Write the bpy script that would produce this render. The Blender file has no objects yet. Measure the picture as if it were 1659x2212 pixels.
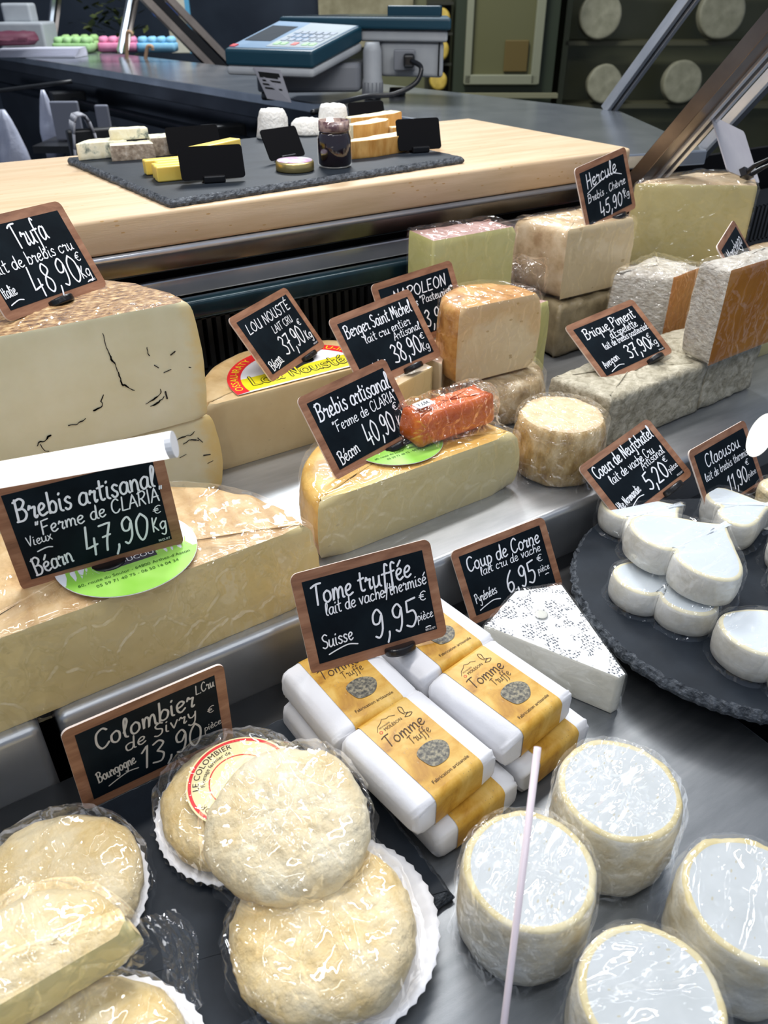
import bpy, math, random
from mathutils import Vector, Matrix, Euler, noise
random.seed(7)
PI = math.pi
R = math.radians
SC = bpy.context.scene
COL = SC.collection

# ---------------------------------------------------------------- camera
cd = bpy.data.cameras.new('camera')
cam = bpy.data.objects.new('camera', cd)
COL.objects.link(cam)
cam.location = (0, 0, 0.5)
cam.rotation_euler = (R(90 - 33.8), 0, R(-33.15))
cd.sensor_fit = 'VERTICAL'
cd.sensor_height = 24.0
cd.lens = 24.0 * 1680 / 2212
cd.clip_start = 0.02
cd.dof.use_dof = True
cd.dof.focus_distance = 0.68
cd.dof.aperture_fstop = 8.0
SC.camera = cam

# ---------------------------------------------------------------- world, lights, exposure
SC.view_settings.view_transform = 'Standard'
SC.view_settings.look = 'None'
SC.view_settings.gamma = 1.0
SC.view_settings.use_curve_mapping = False
SC.view_settings.exposure = 0.0
SC.cycles.max_bounces = 7
SC.cycles.diffuse_bounces = 3
SC.cycles.glossy_bounces = 3
SC.cycles.transmission_bounces = 4
SC.cycles.transparent_max_bounces = 12
SC.cycles.caustics_reflective = False
SC.cycles.caustics_refractive = False
SC.cycles.adaptive_threshold = 0.05
W = bpy.data.worlds.new('shop_air')
SC.world = W
W.use_nodes = True
W.node_tree.nodes['Background'].inputs[0].default_value = (0.60, 0.72, 0.95, 1)
W.node_tree.nodes['Background'].inputs[1].default_value = 0.36


def area(name, loc, target, sx, sy, power, col=(1, 1, 1)):
    l = bpy.data.lights.new(name, 'AREA')
    l.shape = 'RECTANGLE'
    l.size, l.size_y, l.energy, l.color = sx, sy, power, col
    o = bpy.data.objects.new(name, l)
    COL.objects.link(o)
    o.location = loc
    d = Vector(target) - Vector(loc)
    o.rotation_euler = d.to_track_quat('-Z', 'X').to_euler()
    return o


# the counter's lamp strip hangs along the counter, above and a little behind the cheeses
area('counter_lamp_strip', (0.45, 0.86, 1.28), (0.45, 0.70, 0.0), 0.09, 1.9, 17, (1.0, 0.965, 0.93))
area('front_fill_light', (0.30, 0.05, 1.45), (0.40, 0.50, 0.1), 0.10, 1.6, 3.8, (0.97, 0.98, 1.0))  # unseen fill, added to lighten the front faces of the cheeses
for k_, (lx, ly, lz, pw_) in enumerate(((-0.9, -0.7, 1.9, 3.2), (0.35, -0.95, 1.9, 3.2), (1.5, -0.5, 2.0, 2.6), (-0.35, -0.30, 1.5, 1.2))):
    area('shop_ceiling_spot', (lx, ly, lz), (0.4, 0.6, 0.1), 0.13, 0.13, pw_, (0.95, 0.97, 1.0))
area('back_fill_light', (1.6, 2.9, 2.3), (1.5, 2.6, 0.0), 0.8, 0.8, 105, (0.93, 0.97, 1.0))  # extra light put in to lift the dim background


# ---------------------------------------------------------------- materials
def nodes_of(m):
    m.use_nodes = True
    return m.node_tree.nodes, m.node_tree.links


def wrinkle(n, l, scale=55.0, strength=0.5, dist=0.004, seed=0.0):
    """crease pattern of stretched film: returns a Bump node"""
    tc = n.new('ShaderNodeTexCoord')
    mp = n.new('ShaderNodeMapping')
    mp.inputs['Location'].default_value = (seed, seed * .7, seed * .3)
    mp.inputs['Rotation'].default_value = (0.3, 0.2, 0.6 + seed)
    mp.inputs['Scale'].default_value = (scale, scale * 0.45, scale * .8)
    l.new(tc.outputs['Object'], mp.inputs['Vector'])
    nz = n.new('ShaderNodeTexNoise')
    nz.inputs['Scale'].default_value = 0.9
    nz.inputs['Detail'].default_value = 3
    l.new(mp.outputs[0], nz.inputs['Vector'])
    mx = n.new('ShaderNodeVectorMath')
    mx.operation = 'MULTIPLY_ADD'
    mx.inputs[1].default_value = (1.1, 1.1, 1.1)
    l.new(nz.outputs['Color'], mx.inputs[0])
    l.new(mp.outputs[0], mx.inputs[2])
    vo = n.new('ShaderNodeTexVoronoi')
    vo.feature = 'DISTANCE_TO_EDGE'
    vo.inputs['Scale'].default_value = 1.0
    l.new(mx.outputs[0], vo.inputs['Vector'])
    rp = n.new('ShaderNodeMapRange')
    rp.interpolation_type = 'SMOOTHSTEP'
    rp.inputs['From Max'].default_value = 0.16
    rp.inputs['To Min'].default_value = 1.0
    rp.inputs['To Max'].default_value = 0.0
    l.new(vo.outputs['Distance'], rp.inputs['Value'])
    ad = n.new('ShaderNodeMath')
    ad.operation = 'MULTIPLY_ADD'
    ad.inputs[1].default_value = 1.6
    l.new(nz.outputs['Fac'], ad.inputs[0])
    l.new(rp.outputs[0], ad.inputs[2])
    bp = n.new('ShaderNodeBump')
    bp.inputs['Strength'].default_value = strength
    bp.inputs['Distance'].default_value = dist
    l.new(ad.outputs[0], bp.inputs['Height'])
    return bp


def pmat(name, cols, scale=30, detail=4, rough=0.5, bump=0.0, bscale=None, bdist=0.002, metal=0.0, spec=0.4,
         stretch=(1, 1, 1), coat=0.0, coat_scale=55, coat_str=0.5, distort=0.0, sss=0.0, coat_rough=0.06):
    m = bpy.data.materials.new(name)
    n, l = nodes_of(m)
    b = n['Principled BSDF']
    if isinstance(cols[0], (int, float)):
        cols = [(0, cols)]
    b.inputs['Roughness'].default_value = rough
    b.inputs['Metallic'].default_value = metal
    b.inputs['Specular IOR Level'].default_value = spec
    tc = n.new('ShaderNodeTexCoord')
    mp = n.new('ShaderNodeMapping')
    mp.inputs['Scale'].default_value = stretch
    l.new(tc.outputs['Object'], mp.inputs['Vector'])
    if len(cols) == 1:
        b.inputs['Base Color'].default_value = (*cols[0][1], 1)
    else:
        nz = n.new('ShaderNodeTexNoise')
        nz.inputs['Scale'].default_value = scale
        nz.inputs['Detail'].default_value = detail
        nz.inputs['Roughness'].default_value = 0.6
        nz.inputs['Distortion'].default_value = distort
        l.new(mp.outputs[0], nz.inputs['Vector'])
        cr = n.new('ShaderNodeValToRGB')
        while len(cr.color_ramp.elements) < len(cols):
            cr.color_ramp.elements.new(0.5)
        for e, (p, c) in zip(cr.color_ramp.elements, cols):
            e.position = p
            e.color = (*c, 1)
        l.new(nz.outputs['Fac'], cr.inputs['Fac'])
        l.new(cr.outputs['Color'], b.inputs['Base Color'])
    if bump:
        n2 = n.new('ShaderNodeTexNoise')
        n2.inputs['Scale'].default_value = bscale or scale * 2
        n2.inputs['Detail'].default_value = 5
        l.new(mp.outputs[0], n2.inputs['Vector'])
        bp = n.new('ShaderNodeBump')
        bp.inputs['Strength'].default_value = bump
        bp.inputs['Distance'].default_value = bdist
        l.new(n2.outputs['Fac'], bp.inputs['Height'])
        l.new(bp.outputs[0], b.inputs['Normal'])
    if coat:
        b.inputs['Coat Weight'].default_value = coat * 0.5
        b.inputs['Coat Roughness'].default_value = coat_rough
        w = wrinkle(n, l, coat_scale, coat_str * 0.55, seed=(hash(name) % 17) * 0.0 + len(name) * 1.3)
        l.new(w.outputs[0], b.inputs['Coat Normal'])
    if sss:
        b.inputs['Subsurface Weight'].default_value = sss
        b.inputs['Subsurface Radius'].default_value = (0.006, 0.004, 0.002)
        b.inputs['Subsurface Scale'].default_value = 1.0
    return m


def film_mat(name, white=0.05, scale=60, strength=0.6, rough=0.07, base=0.03, cap=0.22):
    m = bpy.data.materials.new(name)
    n, l = nodes_of(m)
    n.remove(n['Principled BSDF'])
    out = n['Material Output']
    tr = n.new('ShaderNodeBsdfTransparent')
    tr.inputs[0].default_value = (0.985, 0.985, 0.985, 1)
    gl = n.new('ShaderNodeBsdfGlossy')
    gl.inputs['Roughness'].default_value = rough
    gl.inputs['Color'].default_value = (1, 1, 1, 1)
    df = n.new('ShaderNodeBsdfDiffuse')
    df.inputs[0].default_value = (0.9, 0.9, 0.92, 1)
    w = wrinkle(n, l, scale, strength, seed=len(name) * .77)
    l.new(w.outputs[0], gl.inputs['Normal'])
    fr = n.new('ShaderNodeFresnel')
    fr.inputs['IOR'].default_value = 1.45
    l.new(w.outputs[0], fr.inputs['Normal'])
    ad = n.new('ShaderNodeMath')
    ad.operation = 'MULTIPLY_ADD'
    ad.inputs[1].default_value = 0.8
    ad.inputs[2].default_value = base
    l.new(fr.outputs[0], ad.inputs[0])
    mn = n.new('ShaderNodeMath')
    mn.operation = 'MINIMUM'
    mn.inputs[1].default_value = cap
    l.new(ad.outputs[0], mn.inputs[0])
    l.new(mn.outputs[0], gl.inputs['Color'])
    m1 = n.new('ShaderNodeAddShader')
    l.new(tr.outputs[0], m1.inputs[0])
    l.new(gl.outputs[0], m1.inputs[1])
    m2 = n.new('ShaderNodeMixShader')
    m2.inputs[0].default_value = white
    l.new(m1.outputs[0], m2.inputs[1])
    l.new(df.outputs[0], m2.inputs[2])
    l.new(m2.outputs[0], out.inputs['Surface'])
    return m


def flat(name, c, rough=0.6, spec=0.3, metal=0.0):
    m = bpy.data.materials.new(name)
    n, l = nodes_of(m)
    b = n['Principled BSDF']
    b.inputs['Base Color'].default_value = (*c, 1)
    b.inputs['Roughness'].default_value = rough
    b.inputs['Specular IOR Level'].default_value = spec
    b.inputs['Metallic'].default_value = metal
    return m


def emit(name, c, s):
    m = bpy.data.materials.new(name)
    n, l = nodes_of(m)
    b = n['Principled BSDF']
    b.inputs['Base Color'].default_value = (*c, 1)
    b.inputs['Emission Color'].default_value = (*c, 1)
    b.inputs['Emission Strength'].default_value = s
    return m


def add_holes(m, scale=90, thresh=0.12, dark=(0.45, 0.36, 0.2), depth=0.4):
    """small eyes and nicks in a cheese paste, mixed over its colour"""
    n, l = nodes_of(m)
    b = n['Principled BSDF']
    tc = n.new('ShaderNodeTexCoord')
    mp = n.new('ShaderNodeMapping')
    mp.inputs['Scale'].default_value = (scale * .55, scale * .8, scale)
    l.new(tc.outputs['Object'], mp.inputs[0])
    vo = n.new('ShaderNodeTexVoronoi')
    vo.inputs['Scale'].default_value = 1
    l.new(mp.outputs[0], vo.inputs['Vector'])
    lt = n.new('ShaderNodeMath')
    lt.operation = 'LESS_THAN'
    lt.inputs[1].default_value = thresh
    l.new(vo.outputs['Distance'], lt.inputs[0])
    mk = n.new('ShaderNodeTexNoise')
    mk.inputs['Scale'].default_value = scale * .35
    l.new(tc.outputs['Object'], mk.inputs['Vector'])
    gt = n.new('ShaderNodeMath')
    gt.operation = 'GREATER_THAN'
    gt.inputs[1].default_value = 0.5
    l.new(mk.outputs['Fac'], gt.inputs[0])
    mu = n.new('ShaderNodeMath')
    mu.operation = 'MULTIPLY'
    l.new(lt.outputs[0], mu.inputs[0])
    l.new(gt.outputs[0], mu.inputs[1])
    m2 = n.new('ShaderNodeMath')
    m2.operation = 'MULTIPLY'
    m2.inputs[1].default_value = depth
    l.new(mu.outputs[0], m2.inputs[0])
    mix = n.new('ShaderNodeMix')
    mix.data_type = 'RGBA'
    old = b.inputs['Base Color'].links
    l.new(m2.outputs[0], mix.inputs[0])
    if old:
        l.new(old[0].from_socket, mix.inputs[6])
    else:
        mix.inputs[6].default_value = b.inputs['Base Color'].default_value
    mix.inputs[7].default_value = (*dark, 1)
    l.new(mix.outputs[2], b.inputs['Base Color'])
    return m


def add_rim(m, axis_scale, r0, r1, col, power=1.0):
    """colour that belongs to the rind near the outside of a round cheese (object space radius r0..r1)"""
    n, l = nodes_of(m)
    b = n['Principled BSDF']
    tc = n.new('ShaderNodeTexCoord')
    mu = n.new('ShaderNodeVectorMath')
    mu.operation = 'MULTIPLY'
    mu.inputs[1].default_value = axis_scale
    l.new(tc.outputs['Object'], mu.inputs[0])
    ln = n.new('ShaderNodeVectorMath')
    ln.operation = 'LENGTH'
    l.new(mu.outputs[0], ln.inputs[0])
    nz = n.new('ShaderNodeTexNoise')
    nz.inputs['Scale'].default_value = 70
    nz.inputs['Detail'].default_value = 4
    l.new(tc.outputs['Object'], nz.inputs['Vector'])
    ad = n.new('ShaderNodeMath')
    ad.operation = 'MULTIPLY_ADD'
    ad.inputs[1].default_value = (r1 - r0) * 1.2
    l.new(nz.outputs['Fac'], ad.inputs[0])
    l.new(ln.outputs['Value'], ad.inputs[2])
    mr = n.new('ShaderNodeMapRange')
    mr.interpolation_type = 'SMOOTHSTEP'
    mr.inputs['From Min'].default_value = r0 + (r1 - r0) * .6
    mr.inputs['From Max'].default_value = r1 + (r1 - r0) * .6
    mr.inputs['To Max'].default_value = power
    l.new(ad.outputs[0], mr.inputs[0])
    mix = n.new('ShaderNodeMix')
    mix.data_type = 'RGBA'
    l.new(mr.outputs[0], mix.inputs[0])
    old = b.inputs['Base Color'].links
    if old:
        l.new(old[0].from_socket, mix.inputs[6])
    else:
        mix.inputs[6].default_value = b.inputs['Base Color'].default_value
    mix.inputs[7].default_value = (*col, 1)
    l.new(mix.outputs[2], b.inputs['Base Color'])
    return m


def add_stripes(m, scale, col, amount=0.5, rot=(0, 0, 0), bump=True):
    n, l = nodes_of(m)
    b = n['Principled BSDF']
    tc = n.new('ShaderNodeTexCoord')
    mp = n.new('ShaderNodeMapping')
    mp.inputs['Rotation'].default_value = rot
    l.new(tc.outputs['Object'], mp.inputs[0])
    wv = n.new('ShaderNodeTexWave')
    wv.inputs['Scale'].default_value = scale
    wv.inputs['Distortion'].default_value = 1.6
    wv.inputs['Detail'].default_value = 3
    wv.inputs['Detail Scale'].default_value = 3.0
    l.new(mp.outputs[0], wv.inputs['Vector'])
    mr = n.new('ShaderNodeMapRange')
    mr.inputs['From Min'].default_value = 0.62
    mr.inputs['From Max'].default_value = 1.0
    mr.inputs['To Max'].default_value = amount
    l.new(wv.outputs['Fac'], mr.inputs[0])
    mix = n.new('ShaderNodeMix')
    mix.data_type = 'RGBA'
    l.new(mr.outputs[0], mix.inputs[0])
    old = b.inputs['Base Color'].links
    if old:
        l.new(old[0].from_socket, mix.inputs[6])
    else:
        mix.inputs[6].default_value = b.inputs['Base Color'].default_value
    mix.inputs[7].default_value = (*col, 1)
    l.new(mix.outputs[2], b.inputs['Base Color'])
    return m


def speckle(m, scale, thresh, col, mask=0.45, stretch=(1, 1, 1), rand=0.7):
    n, l = nodes_of(m)
    b = n['Principled BSDF']
    tc = n.new('ShaderNodeTexCoord')
    mp = n.new('ShaderNodeMapping')
    mp.inputs['Scale'].default_value = tuple(scale * s for s in stretch)
    l.new(tc.outputs['Object'], mp.inputs[0])
    vo = n.new('ShaderNodeTexVoronoi')
    vo.inputs['Scale'].default_value = 1
    vo.inputs['Randomness'].default_value = rand
    l.new(mp.outputs[0], vo.inputs['Vector'])
    lt = n.new('ShaderNodeMath')
    lt.operation = 'LESS_THAN'
    lt.inputs[1].default_value = thresh
    l.new(vo.outputs['Distance'], lt.inputs[0])
    mk = n.new('ShaderNodeTexNoise')
    mk.inputs['Scale'].default_value = scale * .16
    mk.inputs['Detail'].default_value = 4
    l.new(tc.outputs['Object'], mk.inputs['Vector'])
    gt = n.new('ShaderNodeMath')
    gt.operation = 'GREATER_THAN'
    gt.inputs[1].default_value = mask
    l.new(mk.outputs['Fac'], gt.inputs[0])
    mu = n.new('ShaderNodeMath')
    mu.operation = 'MULTIPLY'
    l.new(lt.outputs[0], mu.inputs[0])
    l.new(gt.outputs[0], mu.inputs[1])
    mix = n.new('ShaderNodeMix')
    mix.data_type = 'RGBA'
    l.new(mu.outputs[0], mix.inputs[0])
    old = b.inputs['Base Color'].links
    if old:
        l.new(old[0].from_socket, mix.inputs[6])
    else:
        mix.inputs[6].default_value = b.inputs['Base Color'].default_value
    mix.inputs[7].default_value = (*col, 1)
    l.new(mix.outputs[2], b.inputs['Base Color'])
    return m


MT = {}
MT['steel'] = pmat('brushed_steel', [(0.3, (0.17, 0.185, 0.20)), (0.7, (0.27, 0.285, 0.30))], 9, 6, 0.36, 0.10, 420, 0.0006, 0.85, stretch=(1, 6, 1))
MT['steel_shelf'] = pmat('satin_steel', [(0.3, (0.36, 0.375, 0.39)), (0.7, (0.50, 0.515, 0.53))], 9, 6, 0.33, 0.10, 420, 0.0006, 0.75, stretch=(1, 6, 1))
MT['steel_dark'] = pmat('dark_mirror_steel', [(0.3, (0.10, 0.10, 0.10)), (0.7, (0.16, 0.155, 0.15))], 14, 4, 0.22, 0.05, 300, 0.0004, 1.0, stretch=(1, 4, 1))
MT['steel_bright'] = pmat('polished_steel', [(0.3, (0.60, 0.62, 0.65)), (0.7, (0.80, 0.81, 0.83))], 10, 4, 0.25, 0.05, 260, 0.0004, 0.65, stretch=(1, 5, 1))
MT['steel_brown'] = pmat('bronzed_steel', [(0.3, (0.17, 0.14, 0.12)), (0.7, (0.30, 0.25, 0.21))], 9, 4, 0.3, 0.05, 260, 0.0004, 1.0)
MT['navy_steel'] = pmat('navy_steel', [(0.3, (0.02, 0.025, 0.035)), (0.7, (0.05, 0.06, 0.075))], 9, 4, 0.25, 0.03, 200, 0.0004, 0.7)
MT['black_panel'] = pmat('black_panel', [(0.3, (0.010, 0.011, 0.012)), (0.7, (0.022, 0.023, 0.025))], 12, 4, 0.4)
MT['void'] = flat('shadowy_black', (0.004, 0.004, 0.005), 0.8, 0.1)
MT['teal_rail'] = pmat('teal_rail', [(0.3, (0.008, 0.022, 0.030)), (0.7, (0.015, 0.040, 0.052))], 20, 3, 0.22, 0, metal=0.3)
MT['beech'] = pmat('beech_board', [(0.25, (0.51, 0.36, 0.20)), (0.5, (0.62, 0.46, 0.29)), (0.75, (0.70, 0.54, 0.37))], 5, 6, 0.5, 0.15, 60, 0.001, stretch=(1.2, 13, 13), spec=0.3)
speckle(MT['beech'], 160, 0.13, (0.50, 0.31, 0.13), 0.50, (0.30, 1, 1))
MT['slate'] = pmat('slate', [(0.3, (0.008, 0.012, 0.018)), (0.7, (0.017, 0.024, 0.034))], 25, 6, 0.55, 0.25, 60, 0.0012, spec=0.22)
MT['slate_edge'] = pmat('chipped_slate', [(0.35, (0.020, 0.026, 0.034)), (0.65, (0.11, 0.125, 0.145))], 190, 5, 0.6, 0.9, 240, 0.003)
MT['tag_wood'] = pmat('stained_tag_wood', [(0.25, (0.15, 0.065, 0.034)), (0.5, (0.29, 0.135, 0.073)), (0.78, (0.43, 0.235, 0.140))], 26, 6, 0.45, 0.12, 60, 0.0006, stretch=(1, 5, 1), distort=0.6, spec=0.4)
MT['tag_edge'] = flat('cream_tag_core', (0.80, 0.68, 0.60), 0.5)
MT['chalkboard'] = pmat('chalkboard', [(0.35, (0.0025, 0.005, 0.008)), (0.75, (0.008, 0.015, 0.021))], 22, 5, 0.5, 0.05, 200, 0.0004, spec=0.08)
MT['chalk'] = flat('white_chalk_marker', (0.86, 0.88, 0.92), 0.7, 0.2)
MT['chalk_grey'] = flat('grey_chalk', (0.58, 0.56, 0.52), 0.8, 0.1)
MT['black_plastic'] = flat('black_plastic', (0.006, 0.006, 0.007), 0.28, 0.5)
MT['black_card'] = flat('matt_black_card', (0.004, 0.004, 0.005), 0.6, 0.08)
MT['white_paper'] = pmat('white_paper', [(0.3, (0.72, 0.72, 0.75)), (0.7, (0.78, 0.78, 0.80))], 20, 3, 0.5, 0.35, 55, 0.003)
MT['plate_paper'] = pmat('plate_paper', [(0.3, (0.82, 0.82, 0.85)), (0.7, (0.88, 0.88, 0.90))], 40, 3, 0.55, 0.05, 90, 0.001)
MT['film'] = film_mat('cling_film', 0.006, 62, 0.8, 0.035, 0.02, 0.22)
MT['film_bag'] = film_mat('glossy_bag_film', 0.008, 42, 1.0, 0.03, 0.04, 0.25)
MT['film_tight'] = film_mat('taut_film', 0.006, 34, 0.6, 0.04, 0.02, 0.14)
MT['print_dark'] = flat('dark_brown_print', (0.055, 0.028, 0.018), 0.6)
MT['print_black'] = flat('black_print', (0.012, 0.012, 0.012), 0.6)
MT['print_white'] = flat('white_print', (0.86, 0.86, 0.86), 0.6)
MT['print_green'] = pmat('leaf_green_print', [(0.3, (0.27, 0.62, 0.06)), (0.7, (0.42, 0.76, 0.16))], 30, 2, 0.45)
MT['print_grey'] = flat('charcoal_print', (0.060, 0.055, 0.070), 0.5)
MT['print_red'] = flat('red_print', (0.78, 0.025, 0.03), 0.5)
MT['print_yellow'] = flat('yellow_print', (0.86, 0.76, 0.02), 0.45)
MT['label_cream'] = flat('cream_label', (0.90, 0.80, 0.42), 0.4)
MT['label_white'] = flat('white_label', (0.84, 0.86, 0.90), 0.35)


# ---------------------------------------------------------------- mesh collector
class M:
    def __init__(s):
        s.v, s.f, s.mi = [], [], []

    def add(s, vs, fs, mi=0):
        k = len(s.v)
        s.v += [tuple(v) for v in vs]
        s.f += [tuple(i + k for i in f) for f in fs]
        s.mi += [mi] * len(fs)
        return s

    def box(s, c, d, rz=0.0, mi=0, rx=0.0):
        m = Matrix.Rotation(rz, 3, 'Z') @ Matrix.Rotation(rx, 3, 'X')
        vs = [Vector(c) + m @ Vector((sx * d[0] / 2, sy * d[1] / 2, sz * d[2] / 2)) for sz in (-1, 1) for sy in (-1, 1) for sx in (-1, 1)]
        return s.add(vs, [(0, 2, 3, 1), (4, 5, 7, 6), (0, 1, 5, 4), (2, 6, 7, 3), (0, 4, 6, 2), (1, 3, 7, 5)], mi)

    def prism(s, poly, z0, z1, mi=0, mtop=None):
        n = len(poly)
        vs = [(p[0], p[1], z0) for p in poly] + [(p[0], p[1], z1) for p in poly]
        s.add(vs, [(i, (i + 1) % n, n + (i + 1) % n, n + i) for i in range(n)], mi)
        k = len(s.v) - 2 * n
        s.f.append(tuple(k + i for i in reversed(range(n))))
        s.mi.append(mi)
        s.f.append(tuple(k + n + i for i in range(n)))
        s.mi.append(mi if mtop is None else mtop)
        return s

    def loft(s, rings, cap0=True, cap1=True, mi=0):
        n = len(rings[0])
        vs = [p for r in rings for p in r]
        fs = []
        for j in range(len(rings) - 1):
            for i in range(n):
                a, b = j * n + i, j * n + (i + 1) % n
                fs.append((a, b, b + n, a + n))
        if cap0:
            fs.append(tuple(reversed(range(n))))
        if cap1:
            fs.append(tuple((len(rings) - 1) * n + i for i in range(n)))
        return s.add(vs, fs, mi)

    def tube(s, pts, r, n=10, mi=0, cap=True):
        pts = [Vector(p) for p in pts]
        rs = r if isinstance(r, (list, tuple)) else [r] * len(pts)
        rings = []
        up = Vector((0, 0, 1))
        for i, p in enumerate(pts):
            t = (pts[min(i + 1, len(pts) - 1)] - pts[max(i - 1, 0)]).normalized()
            a = t.cross(up)
            if a.length < 1e-3:
                a = t.cross(Vector((1, 0, 0)))
            a.normalize()
            b = t.cross(a)
            rings.append([p + (a * math.cos(2 * PI * k / n) + b * math.sin(2 * PI * k / n)) * rs[i] for k in range(n)])
        return s.loft(rings, cap, cap, mi)

    def lathe(s, prof, n=40, c=(0, 0, 0), mi=0):
        rings = [[(c[0] + r * math.cos(2 * PI * k / n), c[1] + r * math.sin(2 * PI * k / n), c[2] + z) for k in range(n)] for r, z in prof]
        return s.loft(rings, True, True, mi)

    def poly(s, pts, z, mi=0):
        k = len(s.v)
        s.v += [(p[0], p[1], z) for p in pts]
        s.f.append(tuple(range(k, k + len(pts))))
        s.mi.append(mi)
        return s

    def xf(s, mat):
        s.v = [tuple(mat @ Vector(v)) for v in s.v]
        return s

    def build(s, name, mat, parent=None, smooth=False, bevel=0.0, seg=2, angle=30):
        me = bpy.data.meshes.new(name)
        me.from_pydata(s.v, [], s.f)
        mats = mat if isinstance(mat, (list, tuple)) else [mat]
        for mm in mats:
            me.materials.append(mm)
        if len(mats) > 1:
            me.polygons.foreach_set('material_index', s.mi)
        if smooth:
            me.polygons.foreach_set('use_smooth', [True] * len(me.polygons))
        me.update()
        o = bpy.data.objects.new(name, me)
        COL.objects.link(o)
        if parent:
            o.parent = parent
        if bevel:
            b = o.modifiers.new('bevel', 'BEVEL')
            b.width, b.segments, b.limit_method = bevel, seg, 'ANGLE'
            b.angle_limit = R(angle)
        return o


def thing(name, label, cat, loc=(0, 0, 0), rz=0.0, group=None, kind=None):
    o = bpy.data.objects.new(name, None)
    o.empty_display_size = 0.02
    COL.objects.link(o)
    o.location = loc
    o.rotation_euler = (0, 0, rz)
    return mark(o, label, cat, group, kind)


def mark(o, label=None, cat=None, group=None, kind=None):
    if label:
        o['label'] = label
    if cat:
        o['category'] = cat
    if group:
        o['group'] = group
    if kind:
        o['kind'] = kind
    return o


def dup(root, loc, rot=None, label=None, group=None, scale=None):
    r = root.copy()
    COL.objects.link(r)
    r.location = loc
    if rot is not None:
        r.rotation_euler = rot
    if scale:
        r.scale = scale
    if label:
        r['label'] = label
    if group:
        r['group'] = group
    for ch in list(root.children):
        c = ch.copy()
        COL.objects.link(c)
        c.parent = r
        for g in list(ch.children):
            d = g.copy()
            COL.objects.link(d)
            d.parent = c
    return r


# ---------------------------------------------------------------- outlines: (x, y, rind weight, is cut)
def o_circle(r, n=72, wob=0.0, seed=0.0, ax=1.0):
    out = []
    for i in range(n):
        a = 2 * PI * i / n
        rr = r * (1 + wob * noise.noise(Vector((math.cos(a) * 1.3 + seed, math.sin(a) * 1.3, seed))))
        out.append((rr * math.cos(a) * ax, rr * math.sin(a), 1.0, False))
    return out


def o_arc_cut(r, a0, a1, n=60, apex=None, ncut=40, soft=0.012, wob=0.0, seed=0.0):
    """arc from a0 to a1 (counter-clockwise, degrees) closed by a chord, or by two cuts through an apex"""
    out = []
    for i in range(n):
        a = R(a0 + (a1 - a0) * i / (n - 1))
        rr = r * (1 + wob * noise.noise(Vector((math.cos(a) * 1.5 + seed, math.sin(a) * 1.5, seed))))
        out.append((rr * math.cos(a), rr * math.sin(a), 1.0, i in (0, n - 1)))
    p1, p0 = Vector(out[-1][:2]), Vector(out[0][:2])
    path = [p1, p0] if apex is None else [p1, Vector(apex), p0]
    for a, b in zip(path, path[1:]):
        L = (b - a).length
        m = max(3, int(ncut / (len(path) - 1)))
        for i in range(1, m + (0 if b is path[-1] else 1)):
            p = a + (b - a) * i / m
            e = min((p - p1).length, (p - p0).length)
            out.append((p.x, p.y, max(0.08, 0.7 - 0.62 * min(1, e / soft)), True))
    return out


def o_rect(w, d, r=0.01, step=0.004, cut=()):
    """rounded rectangle, counter-clockwise; cut: any of 'f' (front -y), 'r', 'b', 'l'"""
    pts = []
    segs = (('f', (-w / 2 + r, -d / 2), (w / 2 - r, -d / 2), -90, (w / 2 - r, -d / 2 + r)), ('r', (w / 2, -d / 2 + r), (w / 2, d / 2 - r), 0, (w / 2 - r, d / 2 - r)),
            ('b', (w / 2 - r, d / 2), (-w / 2 + r, d / 2), 90, (-w / 2 + r, d / 2 - r)), ('l', (-w / 2, d / 2 - r), (-w / 2, -d / 2 + r), 180, (-w / 2 + r, -d / 2 + r)))
    for k, a, b, ang, c in segs:
        a, b = Vector(a), Vector(b)
        n = max(2, int((b - a).length / step))
        isc = k in cut
        for i in range(n + 1):
            p = a + (b - a) * i / n
            pts.append((p.x, p.y, 0.12 if isc else 1.0, isc))
        for i in range(1, 4):
            t = R(ang + 90 * i / 4)
            pts.append((c[0] + r * math.cos(t), c[1] + r * math.sin(t), 0.8, False))
    return pts


def o_poly(corners, step=0.004, cut=(), soft=0.0):
    pts = []
    n = len(corners)
    for k in range(n):
        a, b = Vector(corners[k]), Vector(corners[(k + 1) % n])
        m = max(2, int((b - a).length / step))
        for i in range(m):
            p = a + (b - a) * i / m
            c = k in cut or (i == 0 and ((k - 1) % n) in cut)
            pts.append((p.x, p.y, 0.15 if k in cut else 1.0, c))
    return pts


def o_heart(s, n=80):
    out = []
    for i in range(n):
        t = -2 * PI * i / n
        x = 16 * math.sin(t) ** 3
        y = 13.5 * math.cos(t) - 4.2 * math.cos(2 * t) - 1.3 * math.cos(3 * t) - 0.6 * math.cos(4 * t)
        out.append((x * s / 32, y * s / 32 + 0.04 * s, 1.0, False))
    return out


def grow(out, d):
    """the outline moved outwards by d"""
    n = len(out)
    r = []
    for i, (x, y, w, c) in enumerate(out):
        a, b = out[i - 1], out[(i + 1) % n]
        t = Vector((b[0] - a[0], b[1] - a[1]))
        if t.length < 1e-9:
            t = Vector((1, 0))
        t.normalize()
        r.append((x + t.y * d, y - t.x * d, 1.0, False))
    return r


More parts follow.
